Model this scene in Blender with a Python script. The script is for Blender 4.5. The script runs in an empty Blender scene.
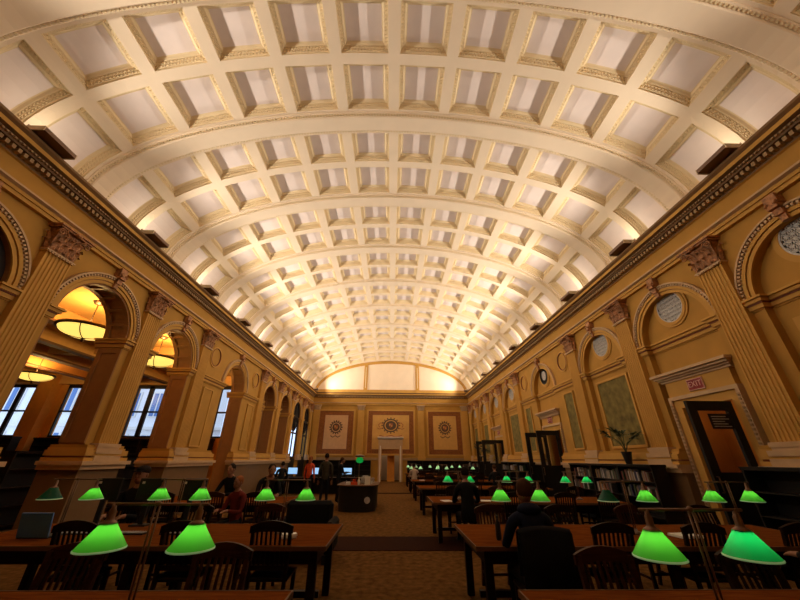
import bpy, bmesh, math, random
from math import sin, cos, pi, sqrt, radians, atan2
from mathutils import Vector, Matrix
random.seed(11)
sc = bpy.context.scene
COL = sc.collection
# ------------------------------------------------------------------ camera
p_, y_, r_ = radians(26.3115), radians(1.2509), radians(-0.3489)
Rv = Vector((cos(y_), -sin(y_), 0)); Fv = Vector((sin(y_), cos(y_), 0)); Zv = Vector((0, 0, 1))
Vv = Fv*cos(p_)+Zv*sin(p_); Uv = Zv*cos(p_)-Fv*sin(p_)
R2 = Rv*cos(r_)-Uv*sin(r_); U2 = Rv*sin(r_)+Uv*cos(r_)
cam = bpy.data.objects.new('camera', bpy.data.cameras.new('camera')); COL.objects.link(cam)
m = Matrix((R2, U2, -Vv)).transposed().to_4x4(); m.translation = Vector((0.0747, 0, 1.6))
cam.matrix_world = m
cam.data.sensor_width = 36; cam.data.lens = 36*322.38/800; cam.data.clip_start = 0.05; cam.data.clip_end = 300
sc.camera = cam
# ------------------------------------------------------------------ world, exposure
w = bpy.data.worlds.new('world'); sc.world = w; w.use_nodes = True
bg = w.node_tree.nodes['Background']; bg.inputs[0].default_value = (0.66, 0.80, 1.0, 1); bg.inputs[1].default_value = 1.9
sc.view_settings.view_transform = 'Standard'; sc.view_settings.look = 'None'
sc.view_settings.gamma = 1; sc.view_settings.exposure = 0.0; sc.view_settings.use_curve_mapping = False
sc.cycles.use_denoising = True
sc.cycles.max_bounces = 8; sc.cycles.diffuse_bounces = 5; sc.cycles.glossy_bounces = 3; sc.cycles.transmission_bounces = 4
sc.cycles.caustics_reflective = False; sc.cycles.caustics_refractive = False
sc.cycles.sample_clamp_indirect = 4.0
# light levels
COVE_W = 1850.0         # each cornice uplight, aimed across the vault
GLOW_W = 16.0           # its open top, spilling on the lowest coffers
BOWL_W = 150.0          # each pendant bowl
DESK_W = 0.34           # each green desk lamp
PY = 2.96; CY = 14.53; RIB0 = 5.66; YF = 29.34; YB = -0.45
# ------------------------------------------------------------------ materials
def mat(name, col, rough=0.6, metal=0.0, noise=0.0, nscale=6.0, bump=0.0, bscale=60.0, emit=None, estr=0, spec=0.3):
    mt = bpy.data.materials.new(name); mt.use_nodes = True
    nt = mt.node_tree; b = nt.nodes['Principled BSDF']
    b.inputs['Base Color'].default_value = (*col, 1); b.inputs['Roughness'].default_value = rough
    b.inputs['Metallic'].default_value = metal; b.inputs['Specular IOR Level'].default_value = spec
    tc = None
    if noise or bump:
        tc = nt.nodes.new('ShaderNodeTexCoord')
    if noise:
        n = nt.nodes.new('ShaderNodeTexNoise'); n.inputs['Scale'].default_value = nscale; n.inputs['Detail'].default_value = 5
        nt.links.new(tc.outputs['Object'], n.inputs['Vector'])
        r = nt.nodes.new('ShaderNodeValToRGB')
        r.color_ramp.elements[0].position = 0.3; r.color_ramp.elements[1].position = 0.7
        r.color_ramp.elements[0].color = (*[c*(1-noise) for c in col], 1)
        r.color_ramp.elements[1].color = (*[min(1, c*(1+noise)) for c in col], 1)
        nt.links.new(n.outputs['Fac'], r.inputs['Fac']); nt.links.new(r.outputs['Color'], b.inputs['Base Color'])
    if bump:
        n2 = nt.nodes.new('ShaderNodeTexNoise'); n2.inputs['Scale'].default_value = bscale; n2.inputs['Detail'].default_value = 3
        nt.links.new(tc.outputs['Object'], n2.inputs['Vector'])
        bp = nt.nodes.new('ShaderNodeBump'); bp.inputs['Strength'].default_value = bump; bp.inputs['Distance'].default_value = 0.02
        nt.links.new(n2.outputs['Fac'], bp.inputs['Height']); nt.links.new(bp.outputs['Normal'], b.inputs['Normal'])
    if emit:
        b.inputs['Emission Color'].default_value = (*emit, 1); b.inputs['Emission Strength'].default_value = estr
    return mt
def woodmat(name, c1, c2, rough=0.35, scale=3.0, spec=0.4):
    mt = mat(name, c1, rough, spec=spec); nt = mt.node_tree; b = nt.nodes['Principled BSDF']
    tc = nt.nodes.new('ShaderNodeTexCoord'); mp = nt.nodes.new('ShaderNodeMapping'); mp.inputs['Scale'].default_value = (1, 9, 9)
    n = nt.nodes.new('ShaderNodeTexNoise'); n.inputs['Scale'].default_value = scale; n.inputs['Detail'].default_value = 6; n.inputs['Distortion'].default_value = 1.0
    r = nt.nodes.new('ShaderNodeValToRGB'); r.color_ramp.elements[0].color = (*c1, 1); r.color_ramp.elements[1].color = (*c2, 1)
    r.color_ramp.elements[0].position = 0.35; r.color_ramp.elements[1].position = 0.68
    nt.links.new(tc.outputs['Object'], mp.inputs['Vector']); nt.links.new(mp.outputs['Vector'], n.inputs['Vector'])
    nt.links.new(n.outputs['Fac'], r.inputs['Fac']); nt.links.new(r.outputs['Color'], b.inputs['Base Color'])
    return mt
G = {}
G['gold'] = mat('ochre plaster', (0.43, 0.225, 0.040), 0.75, noise=0.07, nscale=2.5)
G['goldpale'] = mat('pale ochre plaster', (0.53, 0.29, 0.062), 0.7, noise=0.05, nscale=3)
G['tan'] = mat('tan moulding', (0.33, 0.21, 0.10), 0.6, noise=0.06)
G['trim'] = mat('rose cream moulding', (0.52, 0.35, 0.20), 0.55, noise=0.05)
G['browntrim'] = mat('brown cornice', (0.19, 0.10, 0.038), 0.55, noise=0.1)
G['redline'] = mat('russet line', (0.22, 0.07, 0.035), 0.6)
G['reveal'] = mat('brown panel and shaded reveal plaster', (0.30, 0.145, 0.05), 0.7, noise=0.06)  # arch reveals browner than the ochre walls: dimmer light put into the colour
G['cap'] = mat('rusty gilded capital', (0.36, 0.16, 0.065), 0.45, noise=0.5, nscale=14, bump=0.6, bscale=30)
G['vault'] = mat('cream plaster', (0.84, 0.70, 0.54), 0.8, noise=0.03, nscale=2)
G['coffer'] = mat('cream coffer moulding', (0.78, 0.64, 0.42), 0.8)
G['panel'] = mat('pale lilac coffer panel', (0.84, 0.74, 0.72), 0.85, noise=0.03, nscale=3)
G['carpet'] = mat('brown patterned carpet', (0.135, 0.066, 0.020), 0.95, noise=0.4, nscale=9, bump=0.6, bscale=160, spec=0.02)
G['strip'] = mat('dark red brown runner', (0.028, 0.009, 0.005), 0.85, noise=0.2, nscale=20, spec=0.03)
G['black'] = mat('black painted wood', (0.012, 0.010, 0.009), 0.5, spec=0.25)
G['darkwood'] = woodmat('dark stained oak', (0.010, 0.005, 0.003), (0.020, 0.009, 0.005), 0.45, spec=0.1)
G['redwood'] = woodmat('red brown wood', (0.026, 0.008, 0.004), (0.05, 0.016, 0.007), 0.45, spec=0.1)
G['tabletop'] = woodmat('varnished table wood', (0.12, 0.032, 0.007), (0.19, 0.058, 0.012), 0.6, spec=0.0)
G['edge'] = mat('worn table edge', (0.14, 0.075, 0.04), 0.5, spec=0.05)
G['brass'] = mat('aged brass', (0.16, 0.10, 0.07), 0.35, metal=0.7, noise=0.1)
G['bronze'] = mat('dark bronze', (0.06, 0.035, 0.02), 0.4, metal=0.6)
G['rimglass'] = mat('pale green glass rim', (0.55, 0.85, 0.6), 0.2, emit=(0.3, 0.8, 0.35), estr=0.12)
G['uplight'] = mat('brown uplight housing', (0.20, 0.12, 0.085), 0.6)
G['beige'] = mat('beige housing end', (0.62, 0.52, 0.36), 0.6)
G['aisle'] = mat('honey ceiling plaster', (0.62, 0.33, 0.10), 0.8, noise=0.05)
G['beam'] = mat('brown beam', (0.16, 0.07, 0.03), 0.7)
G['orange'] = mat('orange plaster', (0.62, 0.26, 0.045), 0.75, noise=0.05)
G['grey'] = mat('grey plaster', (0.45, 0.38, 0.32), 0.8)
G['frame'] = mat('black window frame', (0.02, 0.013, 0.012), 0.5)
G['grille'] = mat('pewter grille', (0.46, 0.45, 0.45), 0.45, metal=0.1, noise=0.2, nscale=20)
G['dark'] = mat('dark recess', (0.015, 0.012, 0.010), 0.9)
G['muralcloth'] = mat('peach mural field', (0.66, 0.40, 0.21), 0.8, noise=0.06, nscale=4)
G['muralgold'] = mat('gold mural field', (0.62, 0.35, 0.10), 0.8, noise=0.06, nscale=4)
G['muralborder'] = mat('russet mural border', (0.25, 0.085, 0.02), 0.75, noise=0.3, nscale=14)
G['ink'] = mat('dark emblem paint', (0.11, 0.07, 0.045), 0.8)
G['inkred'] = mat('rust emblem paint', (0.33, 0.10, 0.05), 0.8)
G['exit'] = mat('exit sign red', (0.22, 0.015, 0.015), 0.5, emit=(0.5, 0.03, 0.03), estr=0.03)
G['exitw'] = mat('exit sign border', (0.75, 0.45, 0.4), 0.5)
G['white'] = mat('white paper', (0.75, 0.73, 0.70), 0.7)
G['leaf'] = mat('leaf green', (0.035, 0.06, 0.028), 0.5, noise=0.3, nscale=8)
G['pot'] = mat('black pot', (0.015, 0.013, 0.012), 0.4)
G['screen'] = mat('lit monitor screen', (0.1, 0.2, 0.4), 0.3, emit=(0.35, 0.62, 0.95), estr=1.0)
G['screendark'] = mat('dark screen', (0.01, 0.01, 0.012), 0.25)
G['plastic'] = mat('black plastic', (0.018, 0.018, 0.02), 0.45)
G['blue'] = mat('dark blue laptop lid', (0.09, 0.24, 0.62), 0.45)
G['building'] = mat('white stone facade', (0.80, 0.80, 0.82), 0.8, noise=0.05, nscale=0.6)
G['brick'] = mat('pink brick', (0.62, 0.42, 0.38), 0.85, noise=0.1)
G['bwin'] = mat('blue window panes', (0.10, 0.19, 0.42), 0.3)
G['dado'] = mat('brown dado', (0.17, 0.095, 0.04), 0.7, noise=0.06)
G['skin'] = mat('skin', (0.30, 0.15, 0.09), 0.6)
for nm, c in dict(shirt_black=(0.010, 0.010, 0.012), shirt_navy=(0.010, 0.014, 0.035), shirt_red=(0.13, 0.02, 0.016), shirt_orange=(0.62, 0.085, 0.03),
                  shirt_olive=(0.045, 0.040, 0.028), shirt_pale=(0.45, 0.36, 0.30), trousers=(0.012, 0.012, 0.016), hair_dark=(0.018, 0.012, 0.009),
                  hair_brown=(0.06, 0.028, 0.012), hair_ginger=(0.28, 0.10, 0.035), cap_dark=(0.02, 0.016, 0.016)).items():
    G[nm] = mat(nm.replace('_', ' '), c, 0.85, noise=0.12, nscale=12, spec=0.1)
# green glass lamp shades
def shademat(name, col, tcol):
    mt = bpy.data.materials.new(name); mt.use_nodes = True; nt = mt.node_tree
    out = nt.nodes['Material Output']; nt.nodes.remove(nt.nodes['Principled BSDF'])
    tr = nt.nodes.new('ShaderNodeBsdfTranslucent'); tr.inputs['Color'].default_value = (*tcol, 1)
    pr = nt.nodes.new('ShaderNodeBsdfPrincipled'); pr.inputs['Base Color'].default_value = (*col, 1); pr.inputs['Roughness'].default_value = 0.12
    mx = nt.nodes.new('ShaderNodeMixShader'); mx.inputs[0].default_value = 0.35
    nt.links.new(tr.outputs[0], mx.inputs[1]); nt.links.new(pr.outputs[0], mx.inputs[2]); nt.links.new(mx.outputs[0], out.inputs['Surface'])
    return mt
G['shade'] = shademat('lit green glass', (0.02, 0.25, 0.03), (0.13, 0.85, 0.06))
G['shade2'] = shademat('emerald green glass', (0.01, 0.30, 0.09), (0.01, 0.75, 0.16))
G['shadeteal'] = shademat('teal green glass', (0.01, 0.16, 0.10), (0.01, 0.30, 0.22))
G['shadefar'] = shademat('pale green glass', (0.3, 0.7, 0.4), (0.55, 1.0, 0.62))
G['bulb'] = mat('glowing bulb', (1, 1, 1), 0.5, emit=(1, 0.95, 0.75), estr=3)
# glowing yellow alabaster of the pendant bowls
G['bowl'] = mat('glowing alabaster glass', (0.9, 0.75, 0.35), 0.4, emit=(1.0, 0.66, 0.13), estr=1.3)
# mottled green tapestry
G['tapestry'] = mat('mottled green wall panel', (0.17, 0.13, 0.035), 0.8, noise=0.4, nscale=5)
# window glass
def glassmat():
    mt = bpy.data.materials.new('window glass'); mt.use_nodes = True; nt = mt.node_tree
    out = nt.nodes['Material Output']; nt.nodes.remove(nt.nodes['Principled BSDF'])
    tr = nt.nodes.new('ShaderNodeBsdfTransparent'); tr.inputs['Color'].default_value = (0.93, 0.96, 1, 1)
    gl = nt.nodes.new('ShaderNodeBsdfGlossy'); gl.inputs['Roughness'].default_value = 0.25
    mx = nt.nodes.new('ShaderNodeMixShader'); mx.inputs[0].default_value = 0.02
    nt.links.new(tr.outputs[0], mx.inputs[1]); nt.links.new(gl.outputs[0], mx.inputs[2]); nt.links.new(mx.outputs[0], out.inputs['Surface'])
    return mt
G['glass'] = glassmat()
# ------------------------------------------------------------------ mesh builder
class MB:
    def __init__(s): s.v = []; s.f = []; s.m = []; s.cur = 0
    def add(s, vs, fs):
        o = len(s.v); s.v += [tuple(x) for x in vs]
        for f in fs: s.f.append(tuple(i+o for i in f)); s.m.append(s.cur)
        return s
    def quad(s, a, b, c, d): return s.add([a, b, c, d], [(0, 1, 2, 3)])
    def box(s, x0, x1, y0, y1, z0, z1, M=None):
        vs = [Vector((x, y, z)) for x in (x0, x1) for y in (y0, y1) for z in (z0, z1)]
        if M is not None: vs = [M @ v for v in vs]
        return s.add(vs, [(0, 1, 3, 2), (4, 6, 7, 5), (0, 4, 5, 1), (2, 3, 7, 6), (0, 2, 6, 4), (1, 5, 7, 3)])
    def loft(s, rings, close=True, caps=True):
        n = len(rings[0]); vs = [p for r in rings for p in r]; fs = []
        for i in range(len(rings)-1):
            for j in range(n if close else n-1):
                k = (j+1) % n; fs.append((i*n+j, i*n+k, (i+1)*n+k, (i+1)*n+j))
        if caps and close: fs.append(tuple(range(n))[::-1]); fs.append(tuple((len(rings)-1)*n+j for j in range(n)))
        return s.add(vs, fs)
    def lathe(s, prof, c=(0, 0, 0), n=20, caps=True):
        rings = [[(c[0]+r*cos(2*pi*j/n), c[1]+r*sin(2*pi*j/n), c[2]+z) for j in range(n)] for r, z in prof]
        return s.loft(rings, True, caps)
    def tube(s, pts, r, n=8):
        pts = [Vector(p) for p in pts]; rings = []
        for i, p in enumerate(pts):
            t = (pts[min(i+1, len(pts)-1)]-pts[max(i-1, 0)]).normalized()
            a = t.orthogonal().normalized() if i == 0 else (rings_a-t*rings_a.dot(t)).normalized()
            rings_a = a; b = t.cross(a); rr = r[i] if isinstance(r, (list, tuple)) else r
            rings.append([p+(a*cos(2*pi*j/n)+b*sin(2*pi*j/n))*rr for j in range(n)])
        return s.loft(rings)
    def sphere(s, c, rx, ry, rz, nu=12, nv=8):
        rings = []
        for i in range(nv+1):
            t = -pi/2+pi*i/nv; q = max(cos(t), 0.01)
            rings.append([(c[0]+rx*q*cos(2*pi*j/nu), c[1]+ry*q*sin(2*pi*j/nu), c[2]+rz*sin(t)) for j in range(nu)])
        return s.loft(rings)
def mk(name, mb, mats, parent=None, smooth=False, bevel=0, **pr):
    me = bpy.data.meshes.new(name); me.from_pydata(mb.v, [], mb.f)
    if not isinstance(mats, (list, tuple)): mats = [mats]
    for x in mats: me.materials.append(G[x] if isinstance(x, str) else x)
    me.polygons.foreach_set('material_index', mb.m)
    bm = bmesh.new(); bm.from_mesh(me); bmesh.ops.recalc_face_normals(bm, faces=bm.faces)
    if bevel: bmesh.ops.bevel(bm, geom=bm.edges[:], offset=bevel, segments=1, affect='EDGES')
    bm.to_mesh(me); bm.free()
    if smooth: me.polygons.foreach_set('use_smooth', [True]*len(me.polygons))
    o = bpy.data.objects.new(name, me); COL.objects.link(o)
    if parent is not None: o.parent = parent
    for k, v in pr.items(): o[k] = v
    return o
def thing(name, label, cat, loc=(0, 0, 0), rz=0, group=None):
    o = bpy.data.objects.new(name, None); COL.objects.link(o); o.empty_display_size = 0.1
    o.location = loc; o.rotation_euler = (0, 0, rz); o['label'] = label; o['category'] = cat
    if group: o['group'] = group
    return o
def dup(root, loc=None, rz=None, label=None, group=None, swap=None):
    def cp(o, par):
        c = o.copy(); COL.objects.link(c)
        if par is not None: c.parent = par
        for ch in o.children: cp(ch, c)
        return c
    c = cp(root, None)
    if loc is not None: c.location = loc
    if rz is not None: c.rotation_euler = (0, 0, rz)
    if label: c['label'] = label
    if group: c['group'] = group
    return c
ORD = ['nearest', 'second', 'third', 'fourth', 'fifth', 'sixth', 'seventh', 'eighth', 'ninth', 'tenth', 'eleventh', 'twelfth']
S = dict(kind='structure')
class SB(MB):
    """builder in wall coordinates: d = distance from the hall's middle, y along, z up; side -1 left, +1 right"""
    def __init__(s, side): super().__init__(); s.side = side
    def bx(s, d0, d1, y0, y1, z0, z1): a, b = sorted((s.side*d0, s.side*d1)); return s.box(a, b, y0, y1, z0, z1)
    def q(s, *pts): return s.add([(s.side*d, y, z) for d, y, z in pts], [tuple(range(len(pts)))])
    def arc(s, yc, zc, r0, r1, d0, d1, a0=0, a1=pi, n=24):
        rings = []
        for i in range(n+1):
            a = a0+(a1-a0)*i/n; c, t = cos(a), sin(a)
            rings.append([(s.side*d, yc+r*c, zc+r*t) for r, d in ((r0, d0), (r1, d0), (r1, d1), (r0, d1))])
        return s.loft(rings)
    def disc(s, yc, zc, r, d, n=32): return s.q(*[(d, yc+r*cos(2*pi*i/n), zc+r*sin(2*pi*i/n)) for i in range(n)])
    def beads(s, yc, zc, r0, r1, d0, d1, n=46, a0=0, a1=pi):
        st = (a1-a0)/n
        for i in range(n): s.arc(yc, zc, r0, r1, d0, d1, a0+st*(i+.2), a0+st*(i+.75), 1)
        return s
# ------------------------------------------------------------------ big shell
ZS = 4.34; RI = 1.0; RO = 1.25; ZA = 5.82; ZC = 6.84
XW = 6.85; XP = 6.72; XN = 7.0; XO = 7.43; XD = 7.02
bays = [CY-4.43-PY*3, CY-4.43-PY*2, CY-4.43-PY, CY-4.43, CY, CY+4.43, CY+4.43+PY, CY+4.43+2*PY, CY+4.43+3*PY]
pils = [RIB0-PY, RIB0, RIB0+PY, RIB0+2*PY, RIB0+4*PY, RIB0+5*PY, RIB0+6*PY, RIB0+7*PY]
def span(i):
    yc = bays[i]
    if i == 4: return yc-PY, yc+PY
    lo, hi = yc-PY/2, yc+PY/2
    if i == 0: lo = YB
    if i == 8: hi = YF
    return lo, hi
mb = MB(); mb.box(-24, 11, YB-0.3, 32, -0.2, 0); mk('floor', mb, 'carpet', **S)
mb = MB(); mb.box(-5.8, 5.8, 7.8, 9.05, 0, 0.012); mb.box(-6.5, 6.5, 19.4, 19.9, 0, 0.012); mk('trim_1', mb, 'strip', **S)
def wall_side(side):
    L = side < 0
    w = SB(side)
    for i, yc in enumerate(bays):
        lo, hi = span(i)
        opened = L and i in (2, 3, 4)
        win = L and i in (7, 8)
        door = (not L) and i in (2, 4, 6)
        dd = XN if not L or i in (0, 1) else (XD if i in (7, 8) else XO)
        w.cur = 0
        zb = 0
        w.q((XW, lo, 0), (XW, yc-RI, 0), (XW, yc-RI, ZA), (XW, lo, ZA))
        w.q((XW, yc+RI, 0), (XW, hi, 0), (XW, hi, ZA), (XW, yc+RI, ZA))
        n = 24
        for k in range(n):
            a, b = pi*k/n, pi*(k+1)/n
            y1, z1, y2, z2 = yc+RI*cos(a), ZS+RI*sin(a), yc+RI*cos(b), ZS+RI*sin(b)
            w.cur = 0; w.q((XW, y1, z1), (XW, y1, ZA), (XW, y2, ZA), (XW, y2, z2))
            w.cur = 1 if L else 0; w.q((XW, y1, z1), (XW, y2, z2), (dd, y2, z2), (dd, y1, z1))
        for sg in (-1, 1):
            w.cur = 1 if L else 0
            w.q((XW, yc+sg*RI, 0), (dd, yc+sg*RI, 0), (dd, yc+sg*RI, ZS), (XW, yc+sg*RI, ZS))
        w.cur = 0
        if L and not opened and not win:
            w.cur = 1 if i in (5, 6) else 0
            w.q((dd, yc-RI, 0), (dd, yc+RI, 0), (dd, yc+RI, ZS), (dd, yc-RI, ZS))
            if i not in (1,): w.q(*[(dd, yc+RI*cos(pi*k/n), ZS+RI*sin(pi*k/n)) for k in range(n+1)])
        if not L:
            w.q(*[(dd, yc+RI*cos(pi*k/n), ZS+RI*sin(pi*k/n)) for k in range(n+1)])
            if door:
                w.q((dd, yc-RI, 0), (dd, yc-.62, 0), (dd, yc-.62, ZS), (dd, yc-RI, ZS)); w.q((dd, yc+.62, 0), (dd, yc+RI, 0), (dd, yc+RI, ZS), (dd, yc+.62, ZS))
                w.q((dd, yc-.62, 2.72), (dd, yc+.62, 2.72), (dd, yc+.62, ZS), (dd, yc-.62, ZS))
            else: w.q((dd, yc-RI, 0), (dd, yc+RI, 0), (dd, yc+RI, ZS), (dd, yc-RI, ZS))
    # back of left wall towards the annexe, pier by pier
    if L:
        for i in (1, 2, 3, 4):
            y0 = bays[i]+RI; y1 = bays[i+1]-RI
            w.q((XO, y0, 0), (XO, y1, 0), (XO, y1, ZA), (XO, y0, ZA))
        w.q((XO, YB, 0), (XO, bays[2]-RI, 0), (XO, bays[2]-RI, ZA), (XO, YB, ZA))
        for i in (2, 3, 4):
            for k in range(12):
                a, b = pi*k/12, pi*(k+1)/12
                w.q((XO, bays[i]+RI*cos(a), ZS+RI*sin(a)), (XO, bays[i]+RI*cos(a), ZA), (XO, bays[i]+RI*cos(b), ZA), (XO, bays[i]+RI*cos(b), ZS+RI*sin(b)))
    # outer skin keeps daylight out above the openings
    w.bx(XW+.02, XO, YB, YF, ZA, ZC+.1)
    ob = mk('wall_left' if L else 'wall_right', w, ['gold', 'reveal'], **S)
    # entablature
    e = SB(side)
    prof = [(XW, ZA), (6.76, ZA), (6.76, ZA+.07), (6.73, ZA+.075), (6.73, ZA+.14), (6.66, ZA+.165), (6.66, ZA+.20), (6.78, ZA+.22), (6.78, 6.40), (6.74, 6.42), (6.74, 6.55), (6.62, 6.56), (6.58, 6.64), (6.50, 6.66), (6.50, 6.74), (6.45, 6.79), (6.45, ZC), (7.1, ZC+.01)]
    cols = [1, 1, 1, 1, 2, 2, 1, 0, 0, 3, 3, 3, 3, 1, 3, 3, 3]
    for k in range(len(prof)-1):
        e.cur = cols[k]; (d0, z0), (d1, z1) = prof[k], prof[k+1]
        e.q((d0, YB, z0), (d0, YF, z0), (d1, YF, z1), (d1, YB, z1))
    mk('trim_2' if L else 'trim_3', e, ['gold', 'goldpale', 'trim', 'browntrim'], **S)
    dn = SB(side); y = YB+.05
    while y < YF-.5:
        dn.bx(6.63, 6.75, y, y+.06, 6.46, 6.54); y += .105
    mk('dentils', dn, 'tan', bpy.data.objects['trim_2' if L else 'trim_3'], kind='structure')
    eg = SB(side); y = YB+.05
    while y < YF-.5:
        eg.bx(6.56, 6.62, y, y+.035, 6.59, 6.62); y += .07
    mk('egg_moulding', eg, 'tan', bpy.data.objects['trim_2' if L else 'trim_3'], kind='structure')
wall_side(-1); wall_side(1)
TR = [10]
def trim(mb, mats, parent=None, smooth=False):
    TR[0] += 1
    return mk('trim_%d' % TR[0], mb, mats, parent, smooth, **S)
# archivolts, imposts, niches
for side in (-1, 1):
    L = side < 0
    for i, yc in enumerate(bays):
        a = SB(side)
        a.cur = 0; a.arc(yc, ZS, RI, RI+.07, XW-.035, XW+.01); a.arc(yc, ZS, RI+.085, RI+.15, XW-.055, XW+.01)
        a.cur = 1; a.arc(yc, ZS, RI+.07, RI+.085, XW-.02, XW+.01)
        a.cur = 2; a.arc(yc, ZS, RI+.15, RI+.21, XW-.03, XW+.01)
        a.arc(yc, ZS, RI+.215, RO, XW-.09, XW+.01)
        a.beads(yc, ZS, RI+.16, RI+.205, XW-.08, XW-.02, 50)
        # keystone bracket
        a.cur = 3
        for z0, z1, wd, pj in ((ZS+RI-.02, ZS+RI+.10, .055, .09), (ZS+RI+.10, ZS+RI+.22, .07, .13), (ZS+RI+.22, ZS+RI+.30, .085, .19), (ZS+RI+.30, ZA+.03, .10, .15)):
            a.bx(XW-pj, XW+.01, yc-wd, yc+wd, z0, z1)
        for sg in (-1, 1): a.tube([(side*(XW-.15), yc+sg*.06, ZS+RI+.25), (side*(XW-.2), yc+sg*.08, ZS+RI+.3), (side*(XW-.17), yc+sg*.07, ZS+RI+.36)], .022, 6)
        ob = trim(a, ['goldpale', 'redline', 'trim', 'cap'])
        # imposts
        im = SB(side)
        deep = XN if not L or i in (0, 1) else (XD if i in (7, 8) else XO)
        lo, hi = span(i)
        pl = [(lo+(.27 if i else 0), yc-RI), (yc+RI, hi-(.27 if i < 8 else .6))]
        for z0, z1, pj, c in ((4.10, 4.13, .02, 1), (4.13, 4.21, .05, 0), (4.21, 4.235, .07, 2), (4.235, 4.30, .10, 0), (4.30, 4.34, .14, 0)):
            im.cur = c
            for (a0, a1), sg in zip(pl, (1, -1)):
                im.bx(XW-pj, XW+.01, a0, a1, z0, z1)
                e0, e1 = (a1, a1+pj) if sg == 1 else (a0-pj, a0)
                im.bx(XW-pj, deep+(.12 if L and i in (2, 3, 4) else 0), e0, e1, z0, z1)
            if not L or i in (0, 1, 5, 6): im.bx(deep-pj, deep+.01, yc-RI, yc+RI, z0, z1)
        trim(im, ['goldpale', 'gold', 'redline'])
        if L and deep == XO:
            # coffered soffit and panelled jambs of the deep arch
            so = SB(side)
            so.cur = 0
            for k in range(9):
                t = pi*k/8; so.arc(yc, ZS, RI-.045, RI+.01, XW+.01, XO-.01, max(0, t-.035), min(pi, t+.035), 1)
            so.arc(yc, ZS, RI-.045, RI+.01, XW, XW+.12); so.arc(yc, ZS, RI-.045, RI+.01, XO-.12, XO)
            for sg in (-1, 1):
                for (d0, d1, z0, z1) in ((XW+.005, XW+.1, 1.9, 4.1), (XO-.1, XO, 1.9, 4.1), (XW+.1, XO-.1, 1.9, 2.02), (XW+.1, XO-.1, 3.98, 4.1)):
                    so.bx(d0, d1, *sorted((yc+sg*RI, yc+sg*(RI-.03))), z0, z1)
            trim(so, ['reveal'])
# wide-bay oval recesses
for side in (-1, 1):
    for yy in (CY-2.06, CY+2.06):
        a = SB(side); a.cur = 0; a.arc(yy, 5.14, .35, .40, XW-.03, XW+.01, 0, 2*pi, 32); a.cur = 1; a.arc(yy, 5.14, .33, .35, XW-.045, XW+.01, 0, 2*pi, 32)
        trim(a, ['goldpale', 'redline'])
# ------------------------------------------------------------------ pilasters
def capital_mesh(w=.56, z0=5.27, z1=5.82, side=1, base=XP):
    c = SB(side); H = z1-z0
    # bell
    rings = []
    for t, ww, pj in ((0, w/2, 0), (.1, w/2, 0), (.6, w/2*.98, .02), (.86, w/2*1.12, .07)):
        rings.append([(side*(XW), -ww, z0+H*t), (side*(base-pj), -ww, z0+H*t), (side*(base-pj), ww, z0+H*t), (side*(XW), ww, z0+H*t)])
    c.loft(rings)
    c.bx(base-.14, XW, -w/2-.09, w/2+.09, z1-.07, z1-.035); c.bx(base-.17, XW, -w/2-.12, w/2+.12, z1-.035, z1)
    def leaf(yc, zb, h, wd, nx=0, off=0):
        rr = []
        for k in range(7):
            t = k/6; ww = wd*(.55+.6*sin(pi*min(t*1.05, 1)))*(1 if t < .8 else .75)/1
            out = .015+.03*t+.11*max(0, t-.55)**1.3*2.2; z = zb+h*(t if t < .85 else .85-.9*(t-.85))
            if nx == 0: rr.append([(side*(base-out-off), yc-ww/2, z), (side*(base-out-off-.025), yc, z), (side*(base-out-off), yc+ww/2, z)])
            else:
                yy = nx*(w/2+out+off-.01); dm = (base+XW)/2
                rr.append([(side*(dm-ww/3), yy, z), (side*dm, yy+nx*.02, z), (side*(dm+ww/3), yy, z)])
        c.loft(rr, close=False)
    for k in range(4): leaf(-w*.375+k*w*.25, z0+.02, H*.42, w*.23)
    for k in range(3): leaf(-w*.28+k*w*.28, z0+.05, H*.70, w*.22, off=.02)
    for nx in (-1, 1): leaf(0, z0+.02, H*.42, .16, nx); leaf(0, z0+.05, H*.7, .14, nx, .02)
    for sg in (-1, 1):
        pts = []
        for k in range(18):
            a = k*.55; r = .075*(1-k/22)
            pts.append((side*(base-.10-.012*k/17), sg*(w/2+.005-r*cos(a)*1), z1-.145+r*sin(a)))
        c.tube(pts, [.020-.0006*k for k in range(18)], 6)
        c.tube([(side*(base-.05), sg*w*.12, z0+H*.5), (side*(base-.10), sg*w*.27, z0+H*.75), (side*(base-.12), sg*w*.40, z0+H*.86)], [.014, .018, .022], 6)
        c.tube([(side*(base-.04), sg*w*.08, z0+H*.5), (side*(base-.09), sg*w*.10, z0+H*.74), (side*(base-.10), sg*w*.03, z0+H*.80)], [.012, .014, .012], 6)
    c.sphere((side*(base-.16), 0, z1-.05), .05, .07, .05, 8, 5)
    return c
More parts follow.
